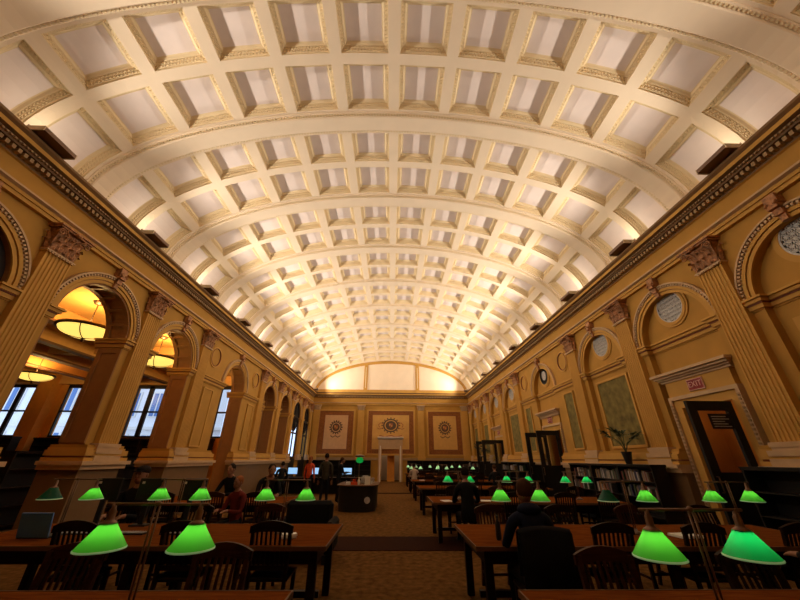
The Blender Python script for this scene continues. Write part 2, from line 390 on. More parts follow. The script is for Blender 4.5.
def pilaster(side, y, tapered=False):
    s = SB(side); wd = .27
    # fluted shaft
    pts = [(XW+.005, -wd), (XP, -wd)]; n = 7; st = 2*wd/(n+.5)
    for k in range(n):
        c0 = -wd+st*(k+.75-.0)
        for a in range(5):
            t = pi*a/4; pts.append((XP+.022*sin(t), c0-st*.33*cos(t)))
    pts += [(XP, wd), (XW+.005, wd)]
    s.loft([[(side*d, yy, z) for d, yy in pts] for z in (1.9, 5.22)])
    s.bx(XP-.02, XW, -wd-.02, wd+.02, 5.22, 5.27)
    sh = trim(s, ['goldpale']); sh.location = (0, y, 0)
    b = SB(side)
    for z0, z1, pj in ((1.53, 1.64, .12), (1.64, 1.68, .07), (1.68, 1.77, .115), (1.77, 1.82, .06), (1.82, 1.90, .075)):
        b.bx(XP-pj, XW, -wd-pj, wd+pj, z0, z1)
    mk('base', b, 'trim', sh, **S)
    nk = SB(side); nk.bx(XP-.035, XW, -wd-.035, wd+.035, 5.245, 5.275)
    for k in range(9): nk.bx(XP-.05, XP-.02, -wd+.06*k, -wd+.03+.06*k, 5.21, 5.245)
    mk('necking', nk, 'trim', sh, **S)
    if side not in capm: capm[side] = mk('capital', capital_mesh(side=side), 'cap', sh, **S)
    else:
        c = capm[side].copy(); COL.objects.link(c); c.parent = sh
capm = {}
for side in (-1, 1):
    for y in pils: pilaster(side, y)
    pilaster(side, YF-.33)
# ------------------------------------------------------------------ dado and base mouldings
def dado(mb, d, y0, y1, back=XW, e0=0, e1=0):
    for z0, z1, pj, c in ((0, 1.36, 0, 4), (1.36, 1.45, .08, 1), (1.45, 1.53, .14, 1), (1.53, 1.60, .07, 2), (1.60, 1.635, .0, 3), (1.635, 1.75, .05, 2), (1.75, 1.80, .0, 2), (1.80, 1.86, -.03, 0)):
        mb.cur = c; mb.bx(d-pj, back, y0-pj*e0, y1+pj*e1, z0, z1)
mats_d = ['gold', 'trim', 'goldpale', 'redline', 'dado']
for i in range(1, 5):       # left piers between openings
    y0, y1 = bays[i]+RI, bays[i+1]-RI
    if i == 4: y1 = YF-6.0-.0
    b = SB(-1); st = y0 if i > 1 else YB
    y0s = (y0-.10) if i > 1 else YB
    dado(b, XW-.17, y0s, (y1+.10) if i < 4 else bays[7]-RI-.05, XO+.10 if i < 4 else XW+.05, 1 if i > 1 else 0, 1 if i < 4 else 0)
    mk('baseboard_left' if i == 1 else 'trim_%d' % (200+i), b, mats_d, **S)
b = SB(1)
segs = [(YB, bays[2]-.90), (bays[2]+.90, CY-.90), (CY+.90, bays[6]-.90), (bays[6]+.90, YF)]
for s0, s1 in segs: dado(b, XW-.17, s0, s1, XN+.01)
mk('baseboard_right', b, mats_d, **S)
# ------------------------------------------------------------------ end walls
mb = MB(); mb.box(-7.6, -.72, YF, YF+.3, 0, ZC+.1); mb.box(.72, 7.6, YF, YF+.3, 0, ZC+.1); mb.box(-.72, .72, YF, YF+.3, 2.38, ZC+.1)
mk('wall_back', mb, 'gold', **S)
mb = MB(); mb.box(-7.6, 7.6, YB-.3, YB, 0, 10.3); mk('wall_front', mb, 'gold', **S)
e = MB()
prof = [(0, ZA), (-.09, ZA), (-.09, ZA+.07), (-.12, ZA+.075), (-.12, ZA+.14), (-.19, ZA+.165), (-.19, ZA+.20), (-.07, ZA+.22), (-.07, 6.40), (-.11, 6.42), (-.11, 6.55), (-.23, 6.56), (-.27, 6.64), (-.35, 6.66), (-.35, 6.74), (-.40, 6.79), (-.40, ZC), (.3, ZC+.01)]
cols = [1, 1, 1, 1, 2, 2, 1, 0, 0, 3, 3, 3, 3, 1, 3, 3, 3]
for k in range(len(prof)-1):
    e.cur = cols[k]; (d0, z0), (d1, z1) = prof[k], prof[k+1]
    e.quad((-6.85, YF+d0, z0), (6.85, YF+d0, z0), (6.85, YF+d1, z1), (-6.85, YF+d1, z1))
ent = mk('trim_4', e, ['gold', 'goldpale', 'trim', 'browntrim'], **S)
dn = MB(); x = -6.4
while x < 6.4: dn.box(x, x+.075, YF-.24, YF-.10, 6.45, 6.55); x += .135
mk('dentils', dn, 'tan', ent, **S)
# end-wall pilasters
for k, x in enumerate((-2.57, 2.57, -6.35, 6.35)):
    s = MB(); s.box(-.26, .26, -.12, 0, 1.55, 5.4); s.box(-.32, .32, -.17, 0, 1.55, 1.8)
    for q in range(6): s.box(-.22+.08*q, -.185+.08*q, -.128, -.115, 1.9, 5.3)
    sh = trim(s, ['goldpale']); sh.location = (x, YF, 0)
    if k == 0: ec = mk('capital', capital_mesh(w=.46, z0=5.42, z1=5.80, side=1, base=XP), 'trim', sh, **S)
    else: ec = ec.copy(); COL.objects.link(ec); ec.parent = sh
    ec.rotation_euler = (0, 0, pi/2); ec.location = (0, -XW, 0)
# lunette
def ell(t, a=6.92, b=3.04): return a*cos(t), ZC+b*sin(t)
l = MB(); n = 48
l.add([(*[ell(pi*k/n)[0]], YF+.02, ell(pi*k/n)[1]) for k in range(n+1)], [tuple(range(n+1))])
l.cur = 1
for x in (-2.33, 2.33):
    zt = ZC+3.04*sqrt(1-(x/6.92)**2); l.box(x-.16, x+.16, YF-.055, YF+.03, ZC+.30, zt-.30)
    l.cur = 2; l.box(x-.03, x+.03, YF-.075, YF, ZC+.45, zt-.55); l.cur = 1
l.box(-6.8, 6.8, YF-.06, YF+.03, ZC, ZC+.30)
for k in range(n):
    a0, a1 = pi*k/n, pi*(k+1)/n
    pts = []
    for a in (a0, a1):
        x, z = ell(a); x2, z2 = ell(a, 6.6, 2.68); pts.append(((x, YF-.06, z), (x2, YF-.06, z2), (x2, YF+.02, z2)))
    l.quad(pts[0][0], pts[0][1], pts[1][1], pts[1][0]); l.quad(pts[0][1], pts[0][2], pts[1][2], pts[1][1])
mk('trim_5', l, ['vault', 'goldpale', 'coffer'], **S)
# ------------------------------------------------------------------ vault
A_, B_ = 6.92, 3.04
N_ = 1600; tab = [0.0]; px, pz = ell(pi)
for k in range(1, N_+1):
    x, z = ell(pi-pi*k/N_); tab.append(tab[-1]+sqrt((x-px)**2+(z-pz)**2)); px, pz = x, z
LEN = tab[-1]
import bisect
def vp(s, y, d):
    s = min(max(s, 0), LEN); k = min(max(bisect.bisect_left(tab, s), 1), N_)
    t = pi-pi*(k-1+(s-tab[k-1])/(tab[k]-tab[k-1]))/N_
    x, z = ell(t); nx, nz = cos(t)/A_, sin(t)/B_; q = sqrt(nx*nx+nz*nz)
    return (x+nx/q*d, y, z+nz/q*d)
NC = 12; cs = 1.325; S0_ = LEN/2-6*cs; KS = 5; VS = .09
v = MB()
def cell(s0, s1, y0, y1, o, full):
    """coffer cell: rect s0..s1,y0..y1 ; opening o ; stepped sides"""
    rings = [((s0, s1, y0, y1), 0)]
    so0, so1, yo0, yo1 = o
    for ins, dp in ((0, 0), (0, .05), (.022, .055), (.03, .10), (.055, .107), (.062, .15), (.095, .158), (.125, .205), (.145, .212)):
        rings.append(((so0+ins, so1-ins, yo0+ins, yo1-ins), dp))
    R = []
    for (a, b, c, d), dp in rings:
        pts = [(a+(b-a)*k/KS, c) for k in range(KS+1)]+[(b+(a-b)*k/KS, d) for k in range(KS+1)]
        R.append([vp(s, y, dp) for s, y in pts])
    n = len(R[0]); base = len(v.v); v.v += [p for r in R for p in r]
    for i in range(len(R)-1):
        for j in range(n):
            k = (j+1) % n; v.f.append((base+i*n+j, base+i*n+k, base+(i+1)*n+k, base+(i+1)*n+j)); v.m.append(0 if i == 0 else 1)
    o_ = base+(len(R)-1)*n
    for k in range(KS): v.f.append((o_+k, o_+k+1, o_+n-2-k, o_+n-1-k)); v.m.append(2)
dent = MB()
nb = 10; y00 = RIB0-2*PY
for bidx in range(nb):
    yb = y00+bidx*PY+VS
    ya, ym, ye = yb+.26, yb+PY/2-.06, min(yb+PY-.26, YF+.01)
    for c in range(NC):
        s0, s1 = S0_+c*cs, S0_+(c+1)*cs
        a0_, a1_ = (0, s1) if c == 0 else ((s0, LEN) if c == NC-1 else (s0, s1))
        for (c0, c1, o0, o1) in ((ya, ym, ya+.09, ym-.115), (ym, ye, ym+.115, ye-.09)):
            q0, q1 = (s0+.13 if c else .01), (s1-.13 if c < NC-1 else LEN-.01)
            cell(a0_, a1_, c0, c1, (q0, q1, o0, o1), True)
            if 0 <= bidx <= 4:
                # egg-and-dart strip on two levels
                S0, S1, Y0, Y1 = q0, q1, o0, o1
                for lev, ins in ((.065, .024), (.115, .055)):
                    q = S0+ins+.03
                    while q < S1-ins-.05:
                        for yy, sg in ((Y0+ins, 1), (Y1-ins, -1)):
                            P = [vp(q+aa, yy+sg*bb, lev+dd) for aa in (0, .035) for bb in (-.002, .02) for dd in (0, .03)]
                            dent.add(P, [(0, 1, 3, 2), (4, 6, 7, 5), (0, 4, 5, 1), (2, 3, 7, 6), (0, 2, 6, 4), (1, 5, 7, 3)])
                        q += .07
                    q = Y0+ins+.03
                    while q < Y1-ins-.05:
                        for ss, sg in ((S0+ins, 1), (S1-ins, -1)):
                            P = [vp(ss+sg*bb, q+aa, lev+dd) for aa in (0, .035) for bb in (-.002, .02) for dd in (0, .03)]
                            dent.add(P, [(0, 1, 3, 2), (4, 6, 7, 5), (0, 4, 5, 1), (2, 3, 7, 6), (0, 2, 6, 4), (1, 5, 7, 3)])
                        q += .07
ceil = mk('ceiling', v, ['vault', 'coffer', 'panel'], **S)
mk('egg_and_dart', dent, 'coffer', ceil, **S)
for k in range(nb+1):
    yc = y00+k*PY+VS; r = MB()
    prof = [(-.285, .01), (-.285, -.03), (-.262, -.045), (-.215, -.045), (-.205, -.09), (-.185, -.11), (.185, -.11), (.205, -.09), (.215, -.045), (.262, -.045), (.285, -.03), (.285, .01)]
    prof = [(yc+a, b) for a, b in prof]
    if k == 0: prof = [(YB, .01), (YB, -.09)]+[q for q in prof if q[0] > YB+.3]
    if k == nb: prof = [q for q in prof if q[0] < YF+.02]
    M_ = 72
    r.loft([[vp(LEN*j/M_, a, b) for a, b in prof] for j in range(M_+1)], close=False)
    rb = trim(r, ['vault'])
    bd = MB(); q = .02
    while q < LEN-.05:
        for sg in (-1, 1):
            yy = yc+sg*.238
            if YB+.03 < yy < YF-.03:
                P = [vp(q+aa, yy+bb, dd) for aa in (0, .042) for bb in (-.022, .022) for dd in (-.078, -.04)]
                bd.add(P, [(0, 1, 3, 2), (4, 6, 7, 5), (0, 4, 5, 1), (2, 3, 7, 6), (0, 2, 6, 4), (1, 5, 7, 3)])
        q += .075
    mk('bead_moulding', bd, 'coffer', rb, **S)
# roof slab above the vault so that no daylight leaks
mb = MB(); mb.box(-7.7, 7.7, YB-.3, YF+.3, 10.4, 10.5)
for sx in (-1, 1): mb.box(*sorted((sx*7.5, sx*7.7)), YB-.3, YF+.3, ZC, 10.5)
mb.box(-7.7, 7.7, YF+.05, YF+.3, ZC, 10.5)
mk('wall_attic', mb, 'grey', **S)
# ------------------------------------------------------------------ cornice uplights
def uplight(TILT=0.0):
    t = thing('uplight', 'x', 'uplight')
    h = MB(); h.box(-.31, .31, -.02, 0.0, .02, .10); h.box(-.31, .31, .32, .34, .02, .16); h.box(-.31, .31, 0, .32, .02, .04)
    mk('housing', h, 'uplight', t)
    for sx in (-1, 1): h = MB(); h.box(*sorted((sx*.31, sx*.325)), -.02, .34, 0, .11); mk('end_plate', h, 'beige', t)
    h = MB(); h.box(-.2, .2, .34, .42, 0, .12); mk('bracket', h, 'beige', t)
    ld = bpy.data.lights.new('uplight glow', 'AREA'); ld.shape = 'RECTANGLE'; ld.size = .5; ld.size_y = .22; ld.energy = GLOW_W; ld.color = (1, 0.86, 0.62)
    lo = bpy.data.objects.new('tube', ld); COL.objects.link(lo); lo.parent = t; lo.location = (0, .18, .13); lo.rotation_euler = (pi-radians(22), 0, 0)
    ld = bpy.data.lights.new('uplight lamp', 'SPOT'); ld.spot_size = radians(134); ld.spot_blend = 1.0; ld.energy = COVE_W; ld.color = (1, 0.87, 0.70); ld.shadow_soft_size = .09
    lo = bpy.data.objects.new('lamp', ld); COL.objects.link(lo); lo.parent = t; lo.location = (0, .07, .115)
    lo.rotation_euler = Vector((TILT, cos(radians(163)), sin(radians(163)))).to_track_quat('-Z', 'Y').to_euler()
    return t
LEVEL = (.45, .55, .72, .90, 1, 1, 1, 1, 1, 1)   # the tubes nearest the camera end are dimmer
u0 = uplight(); first = True
for side, nm in ((-1, 'left'), (1, 'right')):
    for k in range(10):
        yy = y00+PY*(k+.5)+.12
        o = u0 if first else dup(u0); first = False
        # local +y points to the wall
        o.location = (side*6.26, yy, ZC+.012); o.rotation_euler = (0, 0, -pi/2 if side > 0 else pi/2)
        o['label'] = 'brown uplight box on the %s cornice, %s from the camera end' % (nm, ORD[k] if k else 'first')
        o['group'] = 'uplight boxes along the cornices'
        for c in o.children:
            if c.type == 'LIGHT': c.data = c.data.copy(); c.data.energy *= LEVEL[k]
            if c.type == 'LIGHT' and c.data.type == 'SPOT':      # the reflectors point across and a little down the hall
                c.rotation_euler = Vector((.12 if side < 0 else -.12, cos(radians(163)), sin(radians(163)))).to_track_quat('-Z', 'Y').to_euler()
# ------------------------------------------------------------------ right wall fittings
def panel(side, y0, y1, z0, z1, d, m='tapestry', fr=.07):
    a = SB(side); a.cur = 0; a.bx(d-.02, d, y0, y1, z0, z1); a.cur = 1
    a.bx(d-.05, d, y0-fr, y0, z0-fr, z1+fr); a.bx(d-.05, d, y1, y1+fr, z0-fr, z1+fr); a.bx(d-.05, d, y0, y1, z0-fr, z0); a.bx(d-.05, d, y0, y1, z1, z1+fr)
    trim(a, [m, 'goldpale'])
for i in (3, 5, 7, 8): panel(1, bays[i]-.72, bays[i]+.72, 2.0, 3.88, XN)
panel(1, bays[1]-.66, bays[1]+.66, 2.0, 3.7, XN, 'reveal', .12)
panel(1, bays[0]-.66, bays[0]+.66, 2.0, 3.7, XN, 'reveal', .12)
for yy in (CY-2.02, CY+2.02): panel(1, yy-.30, yy+.30, 2.0, 3.9, XW-.01, fr=.05)
for yy in (CY-2.02, CY+2.02): panel(-1, yy-.30, yy+.30, 2.0, 3.9, XW-.01, 'gold', fr=.05)
for i in (5, 6): panel(-1, bays[i]-.6, bays[i]+.6, 2.1, 3.9, XO, 'orange', .09)
# round grilles
def grille(i, yc, dark=False):
    t = thing('round_grille', 'x', 'grille', (0, yc, 5.05))
    a = SB(1); a.arc(0, 0, .38, .45, XN-.05, XN-.005, 0, 2*pi, 36); a.arc(0, 0, .45, .50, XN-.03, XN-.005, 0, 2*pi, 36); mk('rim', a, 'goldpale', t)
    a = SB(1); a.disc(0, 0, .385, XN-.012, 36); mk('backing', a, 'dark', t)
    a = SB(1)
    if not dark:
        st = .10
        for k in range(-3, 4):
            q = k*st; hl = sqrt(max(.376**2-q*q, .0001))
            a.bx(XN-.035, XN-.02, q-.010, q+.010, -hl, hl); a.bx(XN-.035, XN-.02, -hl, hl, q-.024, q+.024)
        for k in range(-4, 5):
            for j in range(-4, 5):
                yy, zz = (k+.5)*st, (j+.5)*st
                if yy*yy+zz*zz < .34**2: a.arc(yy, zz, .012, .030, XN-.04, XN-.02, 0, 2*pi, 6)
        a.arc(0, 0, .35, .385, XN-.045, XN-.012, 0, 2*pi, 36)
        mk('lattice', a, 'grille', t)
    else:
        a.arc(0, 0, .16, .20, XN-.04, XN-.012, 0, 2*pi, 24); a.disc(0, 0, .17, XN-.03, 24); mk('centre_boss', a, 'grille', t)
        a = SB(1); a.arc(0, 0, .34, .385, XN-.055, XN-.012, 0, 2*pi, 36); mk('dark_ring', a, 'black', t)
    return t
gn = {1: 'nearest the camera, above a framed brown panel', 2: 'above the nearest doorway with an exit sign', 3: 'above the green panel behind the potted palm', 4: 'dark-rimmed, above the middle exit door',
      5: 'above the green panel just past the middle exit door', 6: 'above the farthest exit sign', 7: 'second from the far corner', 8: 'nearest the far corner'}
for i, yc in enumerate(bays):
    if i == 0: continue
    t = grille(i, yc, i == 4); t['label'] = 'round metal grille on right wall, '+gn[i]; t['group'] = 'round grilles on the right wall'
# door surrounds, exit signs, leaves
def text_mesh(name, body, size, mats, parent, loc, rot, ext=.004, **pr):
    c = bpy.data.curves.new(name, 'FONT'); c.body = body; c.size = size; c.extrude = ext; c.align_x = 'CENTER'; c.align_y = 'CENTER'
    o = bpy.data.objects.new(name, c); COL.objects.link(o)
    dg = bpy.context.evaluated_depsgraph_get(); me = bpy.data.meshes.new_from_object(o.evaluated_get(dg)); bpy.data.objects.remove(o)
    me.materials.clear(); me.materials.append(G[mats])
    o = bpy.data.objects.new(name, me); COL.objects.link(o); o.parent = parent; o.location = loc; o.rotation_euler = rot
    for k, v_ in pr.items(): o[k] = v_
    return o
dn_ = 0
for i, nm in ((2, 'nearest'), (4, 'middle'), (6, 'farthest')):
    yc = bays[i]; a = SB(1); dn_ += 1
    for sg in (-1, 1):
        a.cur = 0; a.bx(XN-.10, XN+.01, *sorted((yc+sg*.62, yc+sg*.80)), 0, 2.9)
        a.cur = 1; a.bx(XN-.15, XN+.01, *sorted((yc+sg*.80, yc+sg*.88)), 0, 2.9)
        z = .2
        a.cur = 2
        while z < 2.82: a.bx(XN-.17, XN-.14, *sorted((yc+sg*.81, yc+sg*.86)), z, z+.04); z += .08
    a.cur = 0; a.bx(XN-.10, XN+.01, yc-.62, yc+.62, 2.72, 2.9); a.cur = 1; a.bx(XN-.15, XN+.01, yc-.88, yc+.88, 2.9, 2.98)
    a.cur = 0; a.bx(XN-.12, XN+.01, yc-.84, yc+.84, 2.98, 3.32)
    for z0, z1, pj in ((3.32, 3.37, .15), (3.37, 3.41, .20), (3.41, 3.46, .26), (3.46, 3.52, .32)):
        a.cur = 1; a.bx(XN-pj, XN+.01, yc-.84-pj*.6, yc+.84+pj*.6, z0, z1)
    if i == 4:
        y = yc-.86
        while y < yc+.84: a.bx(XN-.19, XN-.12, y, y+.05, 3.26, 3.31); y += .09
    dr = mk('door_%d' % dn_, a, ['goldpale', 'trim', 'tan'], **S)
    # sign
    t = thing('exit_sign', 'red exit sign above the %s doorway of the right wall' % nm, 'sign', (XN-.125, yc, 3.15), 0, 'exit signs on the right wall')
    b = MB(); b.box(-.03, 0, -.20, .20, -.12, .12); mk('sign_box', b, 'exitw', t)
    b = MB(); b.box(-.034, -.03, -.185, .185, -.105, .105); mk('sign_face', b, 'exit', t)
    text_mesh('lettering', 'EXIT', .17, 'exitw', t, (-.036, 0, 0), (pi/2, 0, -pi/2))
    # opened dark leaves, a child of the doorway
    for sg in ((-1,) if i == 2 else (-1, 1)):
        lf = MB(); W = .92 if i != 6 else 1.3; yl = yc+sg*(.60 if i != 6 else .75)
        x0, x1 = XN-.16-W, XN-.16
        lf.cur = 0
        lf.box(x0, x0+.17, yl-.03, yl+.03, 0, 2.68); lf.box(x1-.14, x1, yl-.03, yl+.03, 0, 2.68)
        lf.box(x0+.14, x1-.14, yl-.03, yl+.03, 2.5, 2.68); lf.box(x0+.14, x1-.14, yl-.03, yl+.03, 0, 1.42)
        lo = mk('door_leaf', lf, 'black', dr, **S)
        g = MB(); g.box(x0+.14, x1-.14, yl-.005, yl+.005, 1.42, 2.5); mk('pane', g, 'glass', lo, **S)
        h = MB(); h.tube([(x0+.05, yl-.03, 1.1), (x0+.05, yl-.08, 1.1), (x0+.05, yl-.08, 1.35), (x0+.05, yl-.03, 1.35)], .012, 6); mk('door_handle', h, 'brass', lo, **S)
        if i == 2:
            nt_ = MB(); nt_.box(x0+.36, x1-.14, yl-.02, yl-.008, 2.16, 2.44); nb_ = mk('notice', nt_, 'black', lo, **S)
            l_ = MB()
            for q in range(5): l_.box(x0+.40, x1-.18-.05*(q % 3), yl-.024, yl-.019, 2.20+.045*q, 2.215+.045*q)
            mk('notice_lines', l_, 'grille', nb_, **S) if False else mk('notice_lines', l_, 'grille', lo, **S)
# rooms behind the doors
mb = MB()
for i in (2, 4, 6):
    yc = bays[i]
    mb.cur = 0
    mb.quad((XN+.01, yc-1.2, 0), (8.6, yc-1.2, 0), (8.6, yc-1.2, 3), (XN+.01, yc-1.2, 3)); mb.quad((XN+.01, yc+1.6, 0), (8.6, yc+1.6, 0), (8.6, yc+1.6, 3), (XN+.01, yc+1.6, 3))
    mb.quad((8.6, yc-1.2, 0), (8.6, yc+1.6, 0), (8.6, yc+1.6, 3), (8.6, yc-1.2, 3)); mb.quad((XN+.01, yc-1.2, 3), (8.6, yc-1.2, 3), (8.6, yc+1.6, 3), (XN+.01, yc+1.6, 3))
mk('wall_lobby', mb, 'orange', **S)
# ------------------------------------------------------------------ far wall: door, murals
a = MB()
for sx in (-1, 1):
    a.cur = 0; a.box(*sorted((sx*.72, sx*.98)), YF-.10, YF, 0, 2.68); a.cur = 1; a.box(*sorted((sx*.80, sx*.86)), YF-.125, YF-.1, 0, 2.6)
a.cur = 0; a.box(-.72, .72, YF-.10, YF, 2.38, 2.68); a.box(-1.0, 1.0, YF-.12, YF, 2.68, 3.1); a.cur = 1
for z0, z1, pj in ((3.1, 3.15, .15), (3.15, 3.21, .2), (3.21, 3.28, .27)): a.box(-1.0-pj*.3, 1.0+pj*.3, YF-pj, YF, z0, z1)
dr = mk('door_4', a, ['trim', 'white'], **S)
lf = MB(); lf.box(-.25, .35, YF+.5, YF+.55, 0, 2.3); mk('door_leaf', lf, 'orange', dr, **S)
a = MB()
a.quad((-.9, YF+.3, 0), (-.9, YF+2.5, 0), (-.9, YF+2.5, 2.8), (-.9, YF+.3, 2.8)); a.quad((.9, YF+.3, 0), (.9, YF+2.5, 0), (.9, YF+2.5, 2.8), (.9, YF+.3, 2.8))
a.quad((-.9, YF+2.5, 0), (.9, YF+2.5, 0), (.9, YF+2.5, 2.8), (-.9, YF+2.5, 2.8)); a.quad((-.9, YF+.3, 2.8), (.9, YF+.3, 2.8), (.9, YF+2.5, 2.8), (-.9, YF+2.5, 2.8))
mk('wall_vestibule', a, 'grey', **S)
lb = bpy.data.objects.new('vestibule_lamp', bpy.data.lights.new('vestibule', 'POINT')); COL.objects.link(lb); lb.location = (.4, YF+1.3, 2.5); lb.data.energy = 12; lb.data.color = (1, .7, .4); lb.data.shadow_soft_size = .1
lb2 = bpy.data.objects.new('lobby_lamp', bpy.data.lights.new('lobby', 'POINT')); COL.objects.link(lb2); lb2.location = (8.0, bays[2]+.9, 2.6); lb2.data.energy = 2.5; lb2.data.color = (1, .62, .32); lb2.data.shadow_soft_size = .1
def mural(label, x0, x1, z0, z1, fx0, fx1, fz0, fz1, field, wide=False):
    t = thing('painted_mural', label, 'mural', ((x0+x1)/2, YF, (z0+z1)/2), 0, 'crest murals on the far wall')
    cx, cz = (x0+x1)/2, (z0+z1)/2
    def L(a): return a
    b = MB(); b.box(fx0-cx, fx1-cx, -.03, -.005, fz0-cz, fz1-cz); mk('border', b, 'muralborder', t)
    b = MB(); b.box(x0-cx, x1-cx, -.045, -.03, z0-cz, z1-cz); mk('field', b, field, t)
    fr = MB(); o = .13
    X0, X1, Z0, Z1 = fx0-cx-o, fx1-cx+o, fz0-cz-o, fz1-cz+o
    for bb in ((X0, X0+o, Z0, Z1), (X1-o, X1, Z0, Z1), (X0+o, X1-o, Z0, Z0+o), (X0+o, X1-o, Z1-o, Z1)): fr.box(bb[0], bb[1], -.07, -.005, bb[2], bb[3])
    mk('frame', fr, 'goldpale', t)
    fr = MB(); o = .03
    for (X0, X1, Z0, Z1) in ((fx0-cx, fx1-cx, fz0-cz, fz1-cz), (x0-cx-.03, x1-cx+.03, z0-cz-.03, z1-cz+.03)):
        for bb in ((X0, X0+o, Z0, Z1), (X1-o, X1, Z0, Z1), (X0+o, X1-o, Z0, Z0+o), (X0+o, X1-o, Z1-o, Z1)): fr.box(bb[0], bb[1], -.06, -.02, bb[2], bb[3])
    mk('outline', fr, 'redline', t)
    e = MB(); ez = .35 if not wide else .5; R = .5 if not wide else .58; sx = 1 if not wide else 1.25
    def ring(r0, r1, n=28, x=0, z=ez, q=-.05):
        for k in range(n):
            a, c = 2*pi*k/n, 2*pi*(k+1)/n
            e.quad((x+r0*cos(a)*sx, q, z+r0*sin(a)), (x+r1*cos(a)*sx, q, z+r1*sin(a)), (x+r1*cos(c)*sx, q, z+r1*sin(c)), (x+r0*cos(c)*sx, q, z+r0*sin(c)))
    ring(R*.74, R*.92); ring(R*.05, R*.62)
    for k in range(16):
        a = 2*pi*k/16; r = R*1.02; e.box(r*cos(a)*sx-.05, r*cos(a)*sx+.05, -.052, -.048, ez+r*sin(a)-.05, ez+r*sin(a)+.05)
    # shield
    e.add([(-.2, -.052, ez+.2), (.2, -.052, ez+.2), (.2, -.052, ez-.02), (0, -.052, ez-.27), (-.2, -.052, ez-.02)], [(0, 1, 2, 3, 4)])
    mk('crest', e, 'ink', t)
    e = MB()
    e.add([(-.17, -.0545, ez+.17), (.17, -.0545, ez+.17), (.17, -.0545, ez-.02), (0, -.0545, ez-.22), (-.17, -.0545, ez-.02)], [(0, 1, 2, 3, 4)]); mk('shield', e, 'inkred', t)
    e = MB()
    e.box(-.13, -.03, -.056, -.053, ez-.02, ez+.14); e.box(.04, .12, -.056, -.053, ez-.10, ez+.05)
    mk('crest_charge', e, 'muralgold', t)
    e = MB(); W = .42 if not wide else .95; zz = ez-R-.22
    n = 14
    for k in range(n):
        u0_, u1_ = -W+2*W*k/n, -W+2*W*(k+1)/n; f = lambda u: zz+.05*cos(u/W*2*pi)+(.0 if not wide else -.04)
        e.quad((u0_, -.05, f(u0_)-.035), (u1_, -.05, f(u1_)-.035), (u1_, -.05, f(u1_)+.035), (u0_, -.05, f(u0_)+.035))
    mk('motto_scroll', e, 'ink' if not wide else 'inkred', t)
    if wide:
        e = MB()
        for s_ in (-1, 1):
            e.tube([(s_*.62, -.05, ez+.1), (s_*.85, -.05, ez+.22), (s_*1.05, -.05, ez+.05), (s_*.95, -.05, ez-.15)], .03, 5)
            e.tube([(s_*.7, -.05, ez-.2), (s_*.95, -.05, ez-.3), (s_*1.15, -.05, ez-.2)], .025, 5)
        mk('crest_scrollwork', e, 'inkred', t)
mural('peach mural with dark round crest, left of the far doorway', -5.6, -3.65, 2.34, 4.98, -6.1, -3.2, 1.98, 5.32, 'muralcloth')
mural('wide gold mural with broad crest, directly above the far doorway', -1.56, 1.56, 2.34, 5.02, -1.93, 1.93, 2.02, 5.34, 'muralgold', True)
mural('gold mural with wreathed crest, right of the far doorway', 3.6, 5.58, 2.34, 4.98, 3.2, 6.0, 1.98, 5.32, 'muralgold')
for x0, x1 in ((-6.9, -.98), (.98, 6.9)):
    b = MB(); b.box(x0, x1, YF-.08, YF, 1.53, 1.62); b.box(x0, x1, YF-.05, YF, 1.62, 1.72); trim(b, ['tan'])
# ------------------------------------------------------------------ annexe behind the left arcade
YA = 18.0
wins = [(-20.5, -18.95), (-17.3, -15.75), (-13.65, -12.12), (-9.2, -7.75)]
mb = MB(); xs = [-22.0]
for a, b in wins: xs += [a, b]
xs.append(-7.5)
for k in range(0, len(xs), 2): mb.box(xs[k], xs[k+1], YA, YA+.3, 0, 5.6)
for a, b in wins: mb.box(a, b, YA, YA+.3, 0, 2.5); mb.box(a, b, YA, YA+.3, 5.1, 5.6)
mb.box(-22.3, -22, YB-.3, YA+.3, 0, 5.6)
mb.box(-22.3, -7.5, YB-.3, YB, 0, 5.6)
mk('wall_annexe', mb, 'orange', **S)
mb = MB(); mb.box(-22.3, -7.5, YB-.3, YA+.3, 5.6, 5.8); mk('ceiling_annexe', mb, 'aisle', **S)
mb = MB()
for x in (-9.95, -12.0, -13.8, -15.6, -18.6):
    mb.cur = 0; mb.box(x-.16, x+.16, YB, YA, 5.22, 5.6); mb.cur = 1; mb.box(x-.17, x+.17, YB, YA, 5.15, 5.22)
for y in (5.7, 12.9): mb.cur = 0; mb.box(-22, -7.5, y-.16, y+.16, 5.3, 5.6)
mb.cur = 0; mb.box(-22, -7.6, YA-.25, YA, 5.1, 5.6)
mk('trim_6', mb, ['aisle', 'beam'], **S)
mb = MB(); mb.box(-18.35, -17.65, YA-.5, YA, 0, 5.6); mk('trim_7', mb, 'orange', **S)
mb = MB(); mb.box(-15.6, -13.75, YA-.06, YA, 2.5, 5.1); mk('trim_8', mb, 'grey', **S)
for k, (a, b) in enumerate(wins):
    f = MB(); mdl = (a+b)/2; y0, y1 = YA+.05, YA+.15
    for bb in ((a, a+.07, 2.5, 5.1), (b-.07, b, 2.5, 5.1), (mdl-.11, mdl+.11, 2.5, 5.1), (a, b, 2.5, 2.6), (a, b, 4.95, 5.1), (a, b, 3.72, 3.8)): f.box(bb[0], bb[1], y0, y1, bb[2], bb[3])
    wo = mk('window_%d' % (k+1), f, 'frame', **S)
    g = MB(); g.box(a, b, YA+.09, YA+.10, 2.5, 5.1); mk('pane', g, 'glass', wo, **S)
